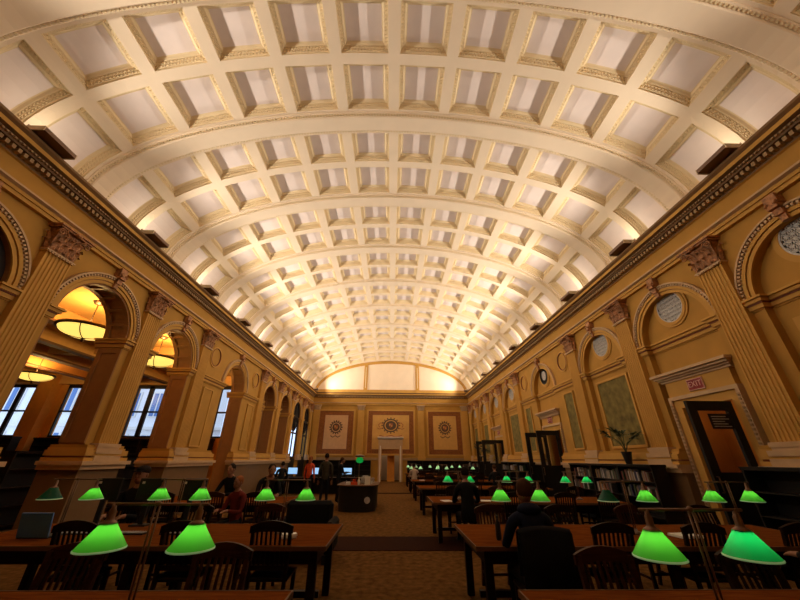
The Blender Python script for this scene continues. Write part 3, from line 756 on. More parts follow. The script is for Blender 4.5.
# tall windows of the last two left bays
for k, i in enumerate((7, 8)):
    yc = bays[i]; f = SB(-1)
    for y0, y1, z0, z1 in ((yc-RI, yc-RI+.08, 1.6, ZS), (yc+RI-.08, yc+RI, 1.6, ZS), (yc-.04, yc+.04, 1.6, ZS+.8), (yc-RI, yc+RI, 1.6, 1.75), (yc-RI, yc+RI, 3.2, 3.3), (yc-RI, yc+RI, ZS-.14, ZS)): f.bx(XD-.12, XD-.04, y0, y1, z0, z1)
    f.arc(yc, ZS, RI-.1, RI, XD-.12, XD-.04)
    wo = mk('window_%d' % (5+k), f, 'frame', **S)
    g = SB(-1); g.bx(XD-.09, XD-.08, yc-RI, yc+RI, 1.6, ZS); mk('pane', g, 'glass', wo, **S)
    g = SB(-1); g.disc(yc, ZS, RI, XD-.07, 40); mk('blind', g, 'dark', wo, **S)
    sl = SB(-1); sl.bx(XW, XD, yc-RI, yc+RI, 0, 1.6); mk('window_sill', sl, 'black', wo, **S)
# dark fan light of the nearest left bay
for i in (1,):
    yc = bays[i]; f = SB(-1); f.cur = 0; f.disc(yc, ZS, RI, XN-.005, 40)
    f.cur = 1; f.arc(yc, ZS, RI-.08, RI, XN-.06, XN-.005); f.arc(yc, ZS, .42, .47, XN-.05, XN-.005); f.arc(yc, ZS, .66, .70, XN-.05, XN-.005)
    for a in (pi/5, 2*pi/5, 3*pi/5, 4*pi/5):
        f.tube([(-(XN-.03), yc+.45*cos(a), ZS+.45*sin(a)), (-(XN-.03), yc+.88*cos(a), ZS+.88*sin(a))], .015, 5)
    mk('window_7', f, [mat('dark night glass', (0.012, 0.012, 0.03), 0.15, spec=0.5), 'frame'], **S)
# pendant bowls
def bowl_light():
    t = thing('pendant_bowl_light', 'x', 'ceiling light')
    R = .60; pr = [(R*sin(a), -.25*cos(a)) for a in [k*pi/2/9 for k in range(10)]]
    b = MB(); b.lathe([(max(r, .01), z) for r, z in pr], (0, 0, 0), 32, False); mk('glass_bowl', b, 'bowl', t, True)
    b = MB(); b.lathe([(R-.01, -.02), (R+.05, -.03), (R+.07, .01), (R+.05, .05), (R-.01, .05), (R-.01, -.02)], (0, 0, 0), 32, False)
    mk('rim', b, 'bronze', t, True)
    b = MB()
    for k in range(4):
        a = k*pi/2+.5; b.tube([(R*1.01*sin(q)*cos(a), R*1.01*sin(q)*sin(a), -.255*cos(q)) for q in [j*pi/2/7 for j in range(8)]], .012, 5)
    mk('strap', b, 'bronze', t)
    b = MB(); b.lathe([(.01, -.36), (.035, -.34), (.02, -.30), (.06, -.26), (.01, -.245)], (0, 0, 0), 12, False); mk('finial', b, 'bronze', t, True)
    b = MB(); b.tube([(0, 0, -.3), (0, 0, .78)], .014, 8)
    mk('rod', b, 'brass', t)
    b = MB(); b.lathe([(.01, .74), (.10, .76), (.14, .82), (.15, .838)], (0, 0, 0), 16, True); mk('ceiling_rose', b, 'brass', t, True)
    ld = bpy.data.lights.new('bowl', 'POINT'); ld.energy = BOWL_W; ld.color = (1, .66, .24); ld.shadow_soft_size = .2
    lo = bpy.data.objects.new('lamp', ld); COL.objects.link(lo); lo.parent = t; lo.location = (0, 0, .12)
    return t
bl = bowl_light(); pos = [(-8.35, 8.52, 'seen through the nearest open arch, largest in view'), (-8.35, 11.45, 'seen through the second open arch'), (-8.4, 15.2, 'seen through the wide-bay arch'),
                          (-15.25, 14.2, 'small, farther back, seen low through the nearest open arch'), (-11.4, 4.6, 'deep in the annexe, before the nearest open arch')]
for k, (x, y, lab) in enumerate(pos):
    o = bl if k == 0 else dup(bl); o.location = (x, y, 4.76); o['label'] = 'yellow glass bowl pendant '+lab; o['group'] = 'bowl pendants in the annexe'
# building seen outside
def building(x0, x1, y, label, bmat):
    t = thing('building', label, 'building', (x0, y, 0))
    b = MB(); b.box(0, x1-x0, 0, 6, 0, 16); mk('facade', b, bmat, t)
    b = MB()
    for z in (4.2, 8.2, 12.2): b.box(-.1, x1-x0+.1, -.25, 0, z-.25, z)
    mk('cornice_band', b, 'white', t)
    x = 1.0
    fw = None
    while x < x1-x0-1.6:
        for z in (1.2, 5.0, 9.0):
            if fw is None:
                f = MB(); f.box(0, 1.2, -.1, .0, 0, 2.4); f0 = mk('window', f, 'white', t); g = MB(); g.box(.14, .54, -.12, -.1, .15, 2.25); g.box(.66, 1.06, -.12, -.1, .15, 2.25); mk('pane', g, 'bwin', f0); f0.location = (x, 0, z); fw = f0
            else:
                c = fw.copy(); COL.objects.link(c); c.parent = t; c.location = (x, 0, z)
                for ch in fw.children: d = ch.copy(); COL.objects.link(d); d.parent = c
        x += 2.3
building(-46, -27, 30, 'pale stone building with blue windows outside the annexe windows', 'building')
building(-26.5, -16, 33, 'pale arcaded building outside the third annexe window', 'building')
# ------------------------------------------------------------------ furniture
def table(x0, x1, yc, label, group, lit=True):
    W = x1-x0; t = thing('reading_table', label, 'table', ((x0+x1)/2, yc, 0), 0, group)
    b = MB(); b.box(-W/2, W/2, -.67, .67, .715, .755); mk('tabletop', b, 'tabletop', t, bevel=.006)
    b = MB(); 
    for bb in ((-W/2-.012, W/2+.012, -.682, -.67), (-W/2-.012, W/2+.012, .67, .682)): b.box(bb[0], bb[1], bb[2], bb[3], .715, .757)
    b.box(-W/2-.012, -W/2, -.67, .67, .715, .757); b.box(W/2, W/2+.012, -.67, .67, .715, .757); mk('edge_band', b, 'edge', t)
    b = MB(); b.box(-W/2+.12, W/2-.12, -.58, -.55, .58, .715); b.box(-W/2+.12, W/2-.12, .55, .58, .58, .715); b.box(-W/2+.1, -W/2+.13, -.55, .55, .58, .715); b.box(W/2-.13, W/2-.1, -.55, .55, .58, .715); mk('apron', b, 'darkwood', t)
    for sx in (-1, 0, 1):
        for sy in (-1, 1):
            b = MB(); x, y = sx*(W/2-.14), sy*.54; b.box(x-.045, x+.045, y-.045, y+.045, 0, .715); mk('leg', b, 'darkwood', t, bevel=.008)
    b = MB(); b.box(-W/2+.14, W/2-.14, -.03, .03, .14, .20); mk('stretcher', b, 'darkwood', t)
    return t
rows = [2.33, 4.98, 8.96, 12.85, 16.8, 20.75, 24.7]
LX0, LX1, RX0, RX1 = -4.80, -.62, 1.02, 5.42
tabs = []
rowname = ['nearest', 'second', 'third', 'fourth', 'fifth', 'sixth', 'farthest']
for k, y in enumerate(rows):
    table(RX0, RX1, y, 'long brown library table, %s row right of the aisle' % rowname[k], 'long reading tables')
table(LX0, LX1, rows[0], 'long brown library table, nearest row left of the aisle', 'long reading tables')
table(LX0, LX1, rows[1], 'long brown library table, second row left of the aisle', 'long reading tables')
table(-5.3, -2.2, 8.75, 'brown library table left of the aisle, beyond the second row', 'long reading tables')
# chairs
def chair(woodm='darkwood'):
    t = thing('slat_chair', 'x', 'chair')
    b = MB(); b.box(-.22, .22, -.20, .23, .43, .465); mk('seat', b, woodm, t, bevel=.01)
    for sx in (-1, 1):
        b = MB(); b.loft([[(sx*.195+dx*.02, .19+dy*.02, z) for dx, dy in ((-1, -1), (1, -1), (1, 1), (-1, 1))] for z in (0, .43)]); mk('leg', b, woodm, t)
        b = MB(); b.loft([[(sx*(.19+.012*(z > .5))+dx*.018, yy+dy*.02, z) for dx, dy in ((-1, -1), (1, -1), (1, 1), (-1, 1))] for z, yy in ((0, -.27), (.2, -.215), (.45, -.19), (.7, -.21), (.93, -.255))]); mk('leg', b, woodm, t)
    b = MB(); n = 8; rg = []
    for k in range(n+1):
        u = -1+2*k/n; x = u*.235; zt = .93+.055*(1-u*u); zb = .865+.02*(1-u*u); yy = -.255-.02*(1-u*u)
        rg.append([(x, yy-.016, zb), (x, yy+.016, zb), (x, yy+.016, zt), (x, yy-.016, zt)])
    b.loft(rg); mk('crest_rail', b, woodm, t)
    b = MB(); b.box(-.18, .18, -.215, -.19, .53, .575); mk('lower_rail', b, woodm, t)
    for k in range(7):
        x = -.15+.05*k; b = MB(); b.loft([[(x+dx*.011, yy+dy*.006, z) for dx, dy in ((-1, -1), (1, -1), (1, 1), (-1, 1))] for z, yy in ((.57, -.203), (.73, -.225), (.89, -.262))]); mk('slat', b, woodm, t)
    b = MB(); b.box(-.19, .19, .18, .2, .22, .25); b.box(-.2, -.18, -.2, .18, .16, .19); b.box(.18, .2, -.2, .18, .16, .19); mk('stretcher', b, woodm, t)
    return t
ch0 = chair(); ch1 = chair('redwood'); used = set()
def put_chair(x, y, rz, label, red=False):
    src = ch1 if red else ch0
    o = src if src.name not in used else dup(src)
    used.add(src.name); o.location = (x, y, 0); o.rotation_euler = (0, 0, rz); o['label'] = label; o['group'] = 'slat-back library chairs'
# row 1 far side (faces the camera), row 2 near side etc.; x list per place
def seats(xs, y, rz, lab, red=()):
    for k, x in enumerate(xs):
        put_chair(x, y, rz+random.uniform(-.06, .06), 'slat-back wooden chair, %s, %s from the aisle' % (lab, 'first' if k == 0 else ORD[k]), k in red)
seats([-1.27, -2.42, -3.5, -4.5], 3.02+.0, pi, 'far side of the nearest left table', (0, 1))
seats([1.77, 2.92, 4.05], 2.78+.0+.24-.12, pi, 'far side of the nearest right table', (0,))
seats([-1.23, -2.2, -3.36], 4.60, 0, 'near side of the second left table')
seats([1.60], 4.13, 0, 'near side of second right table under coat')
seats([2.56, 3.6, 4.7], 4.56, 0, 'near side of second right table past the coat')
seats([-1.75, -2.85, -3.9], 5.62, pi, 'far side of the second left table', (0,))
seats([1.62, 2.7, 3.8, 4.9], 5.62, pi, 'far side of the second right table', (0, 2))
seats([2.75, 3.85, 4.8], 8.30, 0, 'near side of the third right table')
seats([1.75, 2.9, 4.0, 5.0], 9.60, pi, 'far side of the third right table', (1,))
seats([-2.7, -3.6, -4.6], 8.1, 0, 'near side of the third left table', (1,))
for k, y in enumerate(rows[3:]):
    seats([1.75, 2.8, 3.9, 4.9], y-.64, 0, 'near side of the %s right table' % rowname[k+3])
    if k < 3: seats([1.9, 3.1, 4.4], y+.64, pi, 'far side of the %s right table' % rowname[k+3])
# lamps
def lamp(shades=('shade', 'shade')):
    t = thing('twin_desk_lamp', 'x', 'lamp')
    b = MB(); b.lathe([(.075, 0), (.075, .012), (.03, .03), (.02, .05)], (0, 0, 0), 16); mk('base', b, 'brass', t, True)
    b = MB(); b.tube([(-.013, 0, .03), (-.013, 0, .58)], .006, 8); b.tube([(.013, 0, .03), (.013, 0, .58)], .006, 8); mk('post', b, 'brass', t, True)
    b = MB(); b.tube([(-.31, 0, .585), (.31, 0, .585)], .008, 8); b.sphere((0, 0, .587), .022, .014, .016, 8, 6); mk('crossbar', b, 'brass', t, True)
    for sx, sh in zip((-1, 1), shades):
        x = sx*.265
        b = MB(); b.lathe([(.010, .588), (.014, .56), (.020, .55), (.020, .51), (.026, .50), (.042, .490), (.044, .478)], (x, 0, 0), 14); so = mk('socket', b, 'brass', t, True)
        b = MB(); b.lathe([(.043, .488), (.052, .470), (.122, .372), (.127, .362)], (x, 0, 0), 28, False); s_ = mk('lamp_shade', b, sh, t, True)
        b = MB(); b.lathe([(.125, .366), (.130, .363), (.130, .357), (.125, .355), (.125, .366)], (x, 0, 0), 28, False); mk('rim', b, 'rimglass', s_, True)
        b = MB(); b.sphere((x, 0, .45), .016, .016, .022, 8, 6); mk('bulb', b, 'bulb' if sh != 'shadeteal' else 'white', so, True)
        if sh != 'shadeteal':
            ld = bpy.data.lights.new('desk bulb', 'POINT'); ld.energy = DESK_W; ld.color = (1, .93, .72); ld.shadow_soft_size = .03
            lo = bpy.data.objects.new('bulb_light', ld); COL.objects.link(lo); lo.parent = t; lo.location = (x, 0, .425)
    return t
lm = {}
def put_lamp(x, y, label, kind=('shade', 'shade')):
    if kind in lm: o = dup(lm[kind])
    else: o = lamp(kind); lm[kind] = o
    o.location = (x, y, .757); o['label'] = label; o['group'] = 'green twin lamps on the reading tables'
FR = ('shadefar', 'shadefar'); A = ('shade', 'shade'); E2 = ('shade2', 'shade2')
put_lamp(-1.37, 2.40, 'brass twin lamp with green shades on the nearest left table', A)
put_lamp(1.85, 2.22, 'brass twin lamp with green shades on the nearest right table', ('shade', 'shade2'))
for k, x in enumerate((-1.31, -2.68, -4.08)):
    put_lamp(x, 5.0, 'green-shaded twin lamp on second left table, %s from the aisle%s' % (('first', 'second', 'third')[k], ', one teal shade' if k == 2 else ''), A if k < 2 else ('shadeteal', 'shade'))
for k, x in enumerate((1.81, 3.26, 4.71)):
    put_lamp(x, 5.0, 'green-shaded twin lamp on second right table, %s from the aisle%s' % (('first', 'second', 'third')[k], ', one teal shade' if k == 1 else ''), A if k != 1 else ('shadeteal', 'shade'))
for k, x in enumerate((1.73, 3.18, 4.63)):
    put_lamp(x, 8.98, 'green-shaded twin lamp on third right table, %s from the aisle' % ('first', 'second', 'third')[k], E2)
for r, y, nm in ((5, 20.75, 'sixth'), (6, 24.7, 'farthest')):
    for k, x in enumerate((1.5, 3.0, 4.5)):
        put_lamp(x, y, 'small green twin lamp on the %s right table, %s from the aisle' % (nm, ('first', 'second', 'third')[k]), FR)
# bookcases and books
def bookcase(n_sh=3, W=1.24, H=1.52, D=.34):
    t = thing('bookcase', 'x', 'bookcase')
    b = MB(); b.box(-W/2, W/2, D/2-.02, D/2, 0, H); mk('back_panel', b, 'black', t)
    for sx in (-1, 1): b = MB(); b.box(sx*(W/2)-.015, sx*(W/2)+.015, -D/2, D/2, 0, H); mk('side_panel', b, 'black', t)
    b = MB(); b.box(-W/2-.015, W/2+.015, -D/2-.02, D/2+.02, H-.05, H); b.box(-W/2-.015, W/2+.015, -D/2-.03, D/2+.02, H-.02, H+.0); mk('top', b, 'black', t)
    for k in range(1, 4): b = MB(); b.box(-W/2, W/2, -D/2, D/2-.02, .08+(k-1)*.36+.27*0, .10+(k-1)*.36); mk('shelf', b, 'black', t)
    b = MB(); b.box(-W/2, W/2, -D/2, D/2-.02, 1.14, 1.16); mk('shelf', b, 'black', t)
    return t
bc = bookcase(); bfirst = True
bookcols = [(.25, .23, .21), (.16, .03, .025), (.03, .04, .1), (.06, .035, .02), (.22, .13, .05), (.04, .07, .04), (.42, .40, .38), (.13, .1, .08), (.035, .035, .04), (.2, .17, .15)]
bm_ = [mat('book cover %d' % k, c, .6, noise=.1) for k, c in enumerate(bookcols)]
book_protos = []
def book_proto(k):
    b = MB(); b.box(0, .035, -.08, .08, 0, .24)
    o = mk('book', b, bm_[k % len(bm_)]); return o
nbooks = [0]
def books(cx, cy, rz, z, n, label, group, W=1.16, pages=True):
    M = Matrix.Translation((cx, cy, 0)) @ Matrix.Rotation(rz, 4, 'Z'); x = -W/2+.02
    for k in range(n):
        i = random.randrange(len(bookcols)); th = random.uniform(.7, 1.7); hh = random.uniform(.75, 1.08)
        if random.random() < .15: x += random.uniform(.03, .12)
        if x+.035*th > W/2: break
        if i >= len(book_protos) or book_protos[i] is None:
            pass
        src = book_protos[i]
        if src is None: src = book_proto(i); book_protos[i] = src; o = src
        else: o = src.copy(); COL.objects.link(o)
        o.matrix_world = M @ Matrix.Translation((x, -.03, z)) @ Matrix.Diagonal((th, 1, hh, 1))
        o['label'] = label; o['category'] = 'book'; o['group'] = group; x += .035*th+.003; nbooks[0] += 1
book_protos = [None]*len(bookcols)
nb_ = 0
cases = []
for y0, y1 in ((2.3, 6.12), (8.25, 13.3), (15.8, 20.7), (23.0, 29.0)):
    n = int((y1-y0)/1.27); 
    for k in range(n): cases.append(y0+.63+k*1.27)
for q, y in enumerate(cases):
    o = bc if bfirst else dup(bc); bfirst = False
    o.location = (6.25, y, 0); o.rotation_euler = (0, 0, -pi/2)
    o['label'] = 'low black bookcase against right wall, %s counted from the camera end' % (ORD[q] if q < 12 and q > 0 else ('first' if q == 0 else 'thirteenth fourteenth fifteenth sixteenth seventeenth'.split()[q-12]))
    o['group'] = 'low bookcases along the right wall'
    if y > 8:
        books(6.22, y, -pi/2, 1.161, 22 if y < 14 else 12, 'book on the top shelf of the %s right-wall bookcase' % (ORD[q] if q < 12 else 'thirteenth fourteenth fifteenth sixteenth seventeenth'.split()[q-12]), 'books in right-wall bookcase %d' % (q+1))
    if 8 < y < 13:
        books(6.22, y, -pi/2, .821, 16, 'book on the middle shelf of the %s right-wall bookcase' % ORD[q], 'middle shelf books in right-wall bookcase %d' % (q+1))
# bookcases along the far wall
q = 0
for x in (-6.0, -4.73, -3.46, -2.19, 2.0, 3.27, 4.54, 5.81):
    o = dup(bc); o.location = (x, YF-.4, 0); o.rotation_euler = (0, 0, 0)
    o['label'] = 'low black bookcase against far wall, %s the doorway, %s from it' % ('left of' if x < 0 else 'right of', {0: 'fourth', 1: 'third', 2: 'second', 3: 'first', 4: 'first', 5: 'second', 6: 'third', 7: 'fourth'}[q])
    o['group'] = 'low bookcases along the far wall'; q += 1
# tall dark bookcases of the annexe below the windows
for k, x in enumerate((-19.8, -18.1, -16.4, -14.7, -13.0, -11.3, -9.6)):
    t = thing('tall_bookcase', 'tall dark bookcase under the annexe windows, %s from the left' % ('first' if k == 0 else ORD[k]), 'bookcase', (x, YA-1.35 if -18.9 < x < -17.3 else YA-.4, 0), 0, 'annexe bookcases')
    b = MB(); b.box(-.82, -.78, -.2, .2, 0, 2.42); b.box(.78, .82, -.2, .2, 0, 2.42); b.box(-.78, .78, .16, .2, 0, 2.42); mk('carcass', b, 'black', t)
    for z in (.1, .5, .9, 1.3, 1.7, 2.1): b = MB(); b.box(-.78, .78, -.2, .16, z, z+.03); mk('shelf', b, 'black', t)
    b = MB(); b.box(-.85, .85, -.23, .2, 2.38, 2.46); mk('top', b, 'black', t)
for k, (x, y) in enumerate(((-9.4, 7.0), (-9.4, 10.0), (-9.4, 13.0), (-12.5, 9.0))):
    t = thing('shelf_unit', 'dark free-standing shelf unit in the annexe, %s behind the arcade' % ('nearest', 'second', 'third', 'deepest')[k], 'bookcase', (x, y, 0), 0, 'free-standing annexe shelves')
    b = MB(); b.box(-.25, .25, -1.0, -.96, 0, 1.7); b.box(-.25, .25, .96, 1.0, 0, 1.7); b.box(-.02, .02, -.96, .96, 0, 1.7); mk('frame', b, 'black', t)
    for z in (.1, .5, .9, 1.3): b = MB(); b.box(-.24, .24, -.96, .96, z, z+.03); mk('shelf', b, 'darkwood', t)
    b = MB(); b.box(-.27, .27, -1.02, 1.02, 1.68, 1.74); mk('top', b, 'darkwood', t)
# potted plants
def plant(x, y, z, h, label, n=9, spread=.5, seed=1, gp=None):
    rnd = random.Random(seed); t = thing('potted_plant', label, 'plant', (x, y, z), 0, gp)
    b = MB(); b.lathe([(.075, 0), (.12, .26), (.13, .27), (.13, .30), (.11, .30), (.10, .27)], (0, 0, 0), 14); mk('pot', b, 'pot', t)
    b = MB(); lf = MB()
    for k in range(n):
        a = 2*pi*k/n+rnd.uniform(-.3, .3); e = rnd.uniform(.5, 1.0); hh = h*rnd.uniform(.6, 1.0)
        top = Vector((cos(a)*spread*e, sin(a)*spread*e, .28+hh)); mid = Vector((cos(a)*spread*e*.25, sin(a)*spread*e*.25, .28+hh*.55))
        b.tube([(0, 0, .26), mid, top], [.01, .008, .005], 5)
        dirv = (top-mid).normalized(); sd = dirv.cross(Vector((0, 0, 1))).normalized()
        for j in range(7):
            an = radians(-75+25*j); dv = dirv*cos(an)+sd*sin(an); ln = rnd.uniform(.2, .32)
            pp = [top, top+dv*ln*.5+Vector((0, 0, .015)), top+dv*ln-Vector((0, 0, .05))]; wv = dv.cross(Vector((0, 0, 1)))
            if wv.length < .01: wv = sd
            wv = wv.normalized()*.034
            lf.add([pp[0], pp[1]+wv, pp[2], pp[1]-wv], [(0, 1, 2, 3)])
    mk('stem', b, 'leaf', t); mk('foliage', lf, 'leaf', t)
plant(6.38, 9.42, 1.521, .5, 'leafy palm in black pot on bookcase before the large green panel', 11, .42, 3, 'potted plants on the bookcases')
plant(6.25, 24.6, 1.521, .75, 'dark spiky potted plant on bookcase near the farthest exit door, left one', 10, .4, 5, 'potted plants on the bookcases')
plant(6.25, 23.6, 1.521, .45, 'smaller potted plant on bookcase near the farthest exit door, right one', 9, .3, 8, 'potted plants on the bookcases')
# computers on the second left table and at the far left
def monitor(x, y, z, rz, label, group, lit=False, W=.42, b0=.12, b1=.44):
    t = thing('monitor', label, 'monitor', (x, y, z), rz, group)
    b = MB(); b.box(-W/2, W/2, -.02, .02, b0, b1); mk('casing', b, 'plastic', t, bevel=.005)
    b = MB(); b.box(-W/2+.015, W/2-.015, -.024, -.02, b0+.02, b1-.015); mk('screen', b, 'screen' if lit else 'screendark', t)
    b = MB(); b.box(-.03, .03, .0, .03, 0, b0+.08); b.box(-.11, .11, -.08, .09, 0, .015); mk('stand', b, 'plastic', t)
    b = MB(); b.box(W/2-.08, W/2-.04, .0205, .0215, b1-.07, b1-.04); mk('badge', b, 'white', t)
    return t
for k, x in enumerate((-4.02, -3.40, -2.80)):
    monitor(x, 5.5, .757, pi, 'black monitor seen from behind on the second left table, %s from left' % ('first', 'second', 'third')[k], 'monitors on the second left table', W=.36, b0=.30, b1=.575)
    t = thing('keyboard', 'pale keyboard on the second left table, %s from left' % ('first', 'second', 'third')[k], 'keyboard', (x-.1+.35, 4.93, .757), 0, 'keyboards on the second left table')
    b = MB(); b.box(-.2, .2, -.06, .06, 0, .015); mk('body', b, 'plastic', t)
    b = MB()
    for i in range(12):
        for j in range(4): b.box(-.185+.031*i, -.162+.031*i, -.05+.026*j, -.03+.026*j, .015, .022)
    mk('keys', b, 'grille', t)
t = thing('computer_desk', 'long dark computer desk with lit monitors near the far left', 'desk', (-3.9, 19.0, 0))
b = MB(); b.box(-2.3, 2.3, -.4, .4, .72, .76); mk('desktop', b, 'darkwood', t); b = MB(); b.box(-2.3, 2.3, .3, .34, 0, .72); mk('modesty_panel', b, 'black', t)
for sx in (-1, 1): b = MB(); b.box(sx*2.25-.03, sx*2.25+.03, -.38, .38, 0, .72); mk('side_panel', b, 'black', t)
for k, x in enumerate((-5.9, -5.0, -3.9, -2.2)):
    monitor(x, 19.0, .761, 0, 'lit blue-white monitor on the far left computer desk, %s from left' % ('first', 'second', 'third', 'fourth')[k], 'lit monitors on the far computer desk', True, .5)
t = thing('laptop', 'open blue laptop at the left edge of the nearest left table', 'laptop', (-4.06, 4.66, .757), 0)
b = MB(); b.box(-.18, .18, -.0, .26, 0, .018); mk('keyboard_base', b, 'plastic', t); b = MB(); b.box(-.18, .18, -.008, .008, 0, .25, Matrix.Translation((0, 0, .012)) @ Matrix.Rotation(radians(12), 4, 'X')); mk('lid', b, 'blue', t)
# service desk
t = thing('reference_desk', 'rounded black reference desk with pale wooden counter beside the aisle', 'desk', (-1.1, 14.0, 0))
def rr(dx, dy, r, z, n=8):
    pts = []
    for cx_, cy_, a0 in ((dx-r, dy-r, 0), (-dx+r, dy-r, pi/2), (-dx+r, -dy+r, pi), (dx-r, -dy+r, 3*pi/2)):
        for k in range(n+1): a = a0+pi/2*k/n; pts.append((cx_+r*cos(a), cy_+r*sin(a), z))
    return pts
b = MB(); b.loft([rr(.66, 1.15, .5, 0), rr(.66, 1.15, .5, .765)]); mk('body', b, 'black', t)
b = MB(); b.loft([rr(.74, 1.22, .55, .765), rr(.74, 1.22, .55, .79)]); mk('countertop', b, 'edge', t)
b = MB(); b.lathe([(.10, 0), (.10, .012), (.07, .013)], (0, 0, 0), 20); o = mk('emblem', b, 'grille', t); o.rotation_euler = (pi/2, 0, 0); o.location = (.38, -1.155, .35)
cl = [('paper_stack', 'white', (.14, .2, .07), 'stack of white papers'), ('box_file', 'redwood', (.1, .2, .22), 'brown box file'), ('basket', 'edge', (.2, .15, .12), 'pale wicker basket'), ('printer', 'grille', (.3, .3, .2), 'grey printer'), ('leaflet_holder', 'shirt_red', (.1, .08, .2), 'red leaflet holder'), ('mug', 'white', (.05, .05, .09), 'white mug')]
spots = [(-.35, -.7), (0.0, -.75), (.3, -.55), (.2, .0), (-.1, -.35), (.45, -.2)]
for (nm, mm, (a, b_, c), lab), (sx, sy) in zip(cl, spots):
    o = MB()
    if nm == 'mug': o.lathe([(.035, 0), (.04, .09), (.034, .09), (.03, .01)], (0, 0, 0), 12); o.tube([(.04, 0, .02), (.065, 0, .045), (.04, 0, .07)], .006, 5)
    elif nm == 'paper_stack':
        for k in range(7): o.box(-a/2+random.uniform(-.01, .01), a/2, -b_/2, b_/2+random.uniform(-.01, .01), k*.01, k*.01+.009)
    elif nm == 'basket': o.loft([[(-a*.4, -b_*.4, 0), (a*.4, -b_*.4, 0), (a*.4, b_*.4, 0), (-a*.4, b_*.4, 0)], [(-a/2, -b_/2, c), (a/2, -b_/2, c), (a/2, b_/2, c), (-a/2, b_/2, c)]]); o.tube([(-a/2, 0, c), (0, 0, c+.12), (a/2, 0, c)], .008, 5)
    elif nm == 'printer': o.box(-a/2, a/2, -b_/2, b_/2, 0, c); o.box(-a/2+.03, a/2-.03, -b_/2-.08, -b_/2, .04, .06); o.box(-a/2+.05, a/2-.05, 0, b_/2, c, c+.05)
    elif nm == 'leaflet_holder': o.box(-a/2, a/2, -b_/2, b_/2, 0, .02); o.box(-a/2, a/2, b_/2-.01, b_/2, 0, c); o.box(-a/2, a/2, -b_/2, -b_/2+.01, 0, c*.5)
    else: o.box(-a/2, a/2, -b_/2, b_/2, 0, c); o.box(-a/2+.03, a/2-.03, -b_/2-.004, -b_/2, c*.6, c*.8)
    ob = mk(nm, o, mm, label=lab+' on the reference desk counter', category=nm.replace('_', ' ')); ob.location = (-1.1+sx, 14.0+sy, .791)
for k, (nm, mm, sx, sy, hh, lab) in enumerate((('spray_bottle', 'white', .05, -.98, .24, 'white plastic spray bottle'), ('sign_holder', 'white', .34, -.80, .26, 'white upright sign holder'), ('tissue_box', 'shirt_orange', -.12, -.92, .11, 'orange tissue box'),
        ('pencil_cup', 'brass', -.28, -.45, .13, 'brass pencil cup'), ('book_stack', 'shirt_pale', .42, .35, .16, 'pale stack of books'), ('telephone', 'plastic', -.42, -.15, .08, 'black desk telephone'))):
    o = MB()
    if nm == 'spray_bottle': o.lathe([(.035, 0), (.04, .02), (.04, .14), (.015, .18), (.015, .21)], (0, 0, 0), 10); o.box(-.02, .05, -.012, .012, .2, .235)
    elif nm == 'sign_holder': o.box(-.1, .1, -.03, .04, 0, .012); o.box(-.1, .1, -.004, .004, .01, hh)
    elif nm == 'tissue_box': o.box(-.11, .11, -.06, .06, 0, hh-.02); o.loft([[(-.04, -.01, hh-.02), (.04, -.01, hh-.02), (.04, .01, hh-.02), (-.04, .01, hh-.02)], [(-.06, -.02, hh+.05), (.03, -.03, hh+.06), (.05, .03, hh+.04), (-.03, .02, hh+.07)]])
    elif nm == 'pencil_cup':
        o.lathe([(.035, 0), (.04, .1), (.034, .1), (.03, .01)], (0, 0, 0), 12)
        for q in range(5): o.tube([(0, 0, .02), (.03*cos(q*1.3), .03*sin(q*1.3), .17)], .004, 5)
    elif nm == 'book_stack':
        for q in range(5): o.box(-.10+.01*(q % 2), .11, -.14, .14-.015*(q % 3), q*.032, q*.032+.03)
    else: o.box(-.09, .09, -.1, .1, 0, .05); o.tube([(-.07, -.09, .08), (-.07, 0, .09), (-.07, .09, .08)], .02, 6)
    ob = mk(nm, o, mm, label=lab+' on the reference desk counter', category=nm.replace('_', ' ')); ob.location = (-1.1+sx, 14.0+sy, .791)
t = thing('globe_lamp', 'tall pole lamp with green glass globe on the reference desk', 'lamp', (-1.12, 13.7, .791))
b = MB(); b.lathe([(.09, 0), (.09, .02), (.02, .04)], (0, 0, 0), 14); mk('base', b, 'brass', t); b = MB(); b.tube([(0, 0, .03), (0, 0, .68)], .015, 8); mk('pole', b, 'brass', t)
b = MB(); b.lathe([(.06, .68), (.12, .71), (.15, .77), (.12, .84), (.06, .88)], (0, 0, 0), 18); mk('lamp_shade', b, 'shade2', t, True)
b = MB(); b.lathe([(.10, .87), (.19, .89), (.16, .94), (.03, .97)], (0, 0, 0), 18); mk('cap', b, 'brass', t, True)
ld = bpy.data.lights.new('globe', 'POINT'); ld.energy = .3; ld.color = (.8, 1, .8); lo = bpy.data.objects.new('bulb_light', ld); COL.objects.link(lo); lo.parent = t; lo.location = (0, 0, .78); ld.shadow_soft_size = .05
# loose things on the tables
def sheet(name, x, y, z, rz, m, label, cat, w=.21, d=.3, h=.004):
    b = MB(); b.box(-w/2, w/2, -d/2, d/2, 0, h); b.box(-w/2+.005, w/2+.008, -d/2+.006, d/2, h, h*2)
    o = mk(name, b, m, label=label, category=cat); o.location = (x, y, z); o.rotation_euler = (0, 0, rz); return o
sheet('paper_sheet', 1.35, 8.55, .759, .2, 'white', 'white papers left of the dark-coated reader on third right table', 'paper')
sheet('paper_sheet', 2.25, 8.6, .759, -.2, 'white', 'white papers right of the dark-coated reader on third right table', 'paper')
sheet('paper_sheet', -1.13, 4.72, .759, .4, 'white', 'crumpled white paper on second left table behind a chair', 'paper', .16, .12, .02)
sheet('open_book', 3.75, 4.8, .759, .1, 'white', 'open book with pale pages on second right table', 'book', .3, .22, .012)
sheet('magazine', -2.9, 8.5, .759, .3, 'shirt_red', 'reddish magazine on the third left table', 'magazine')
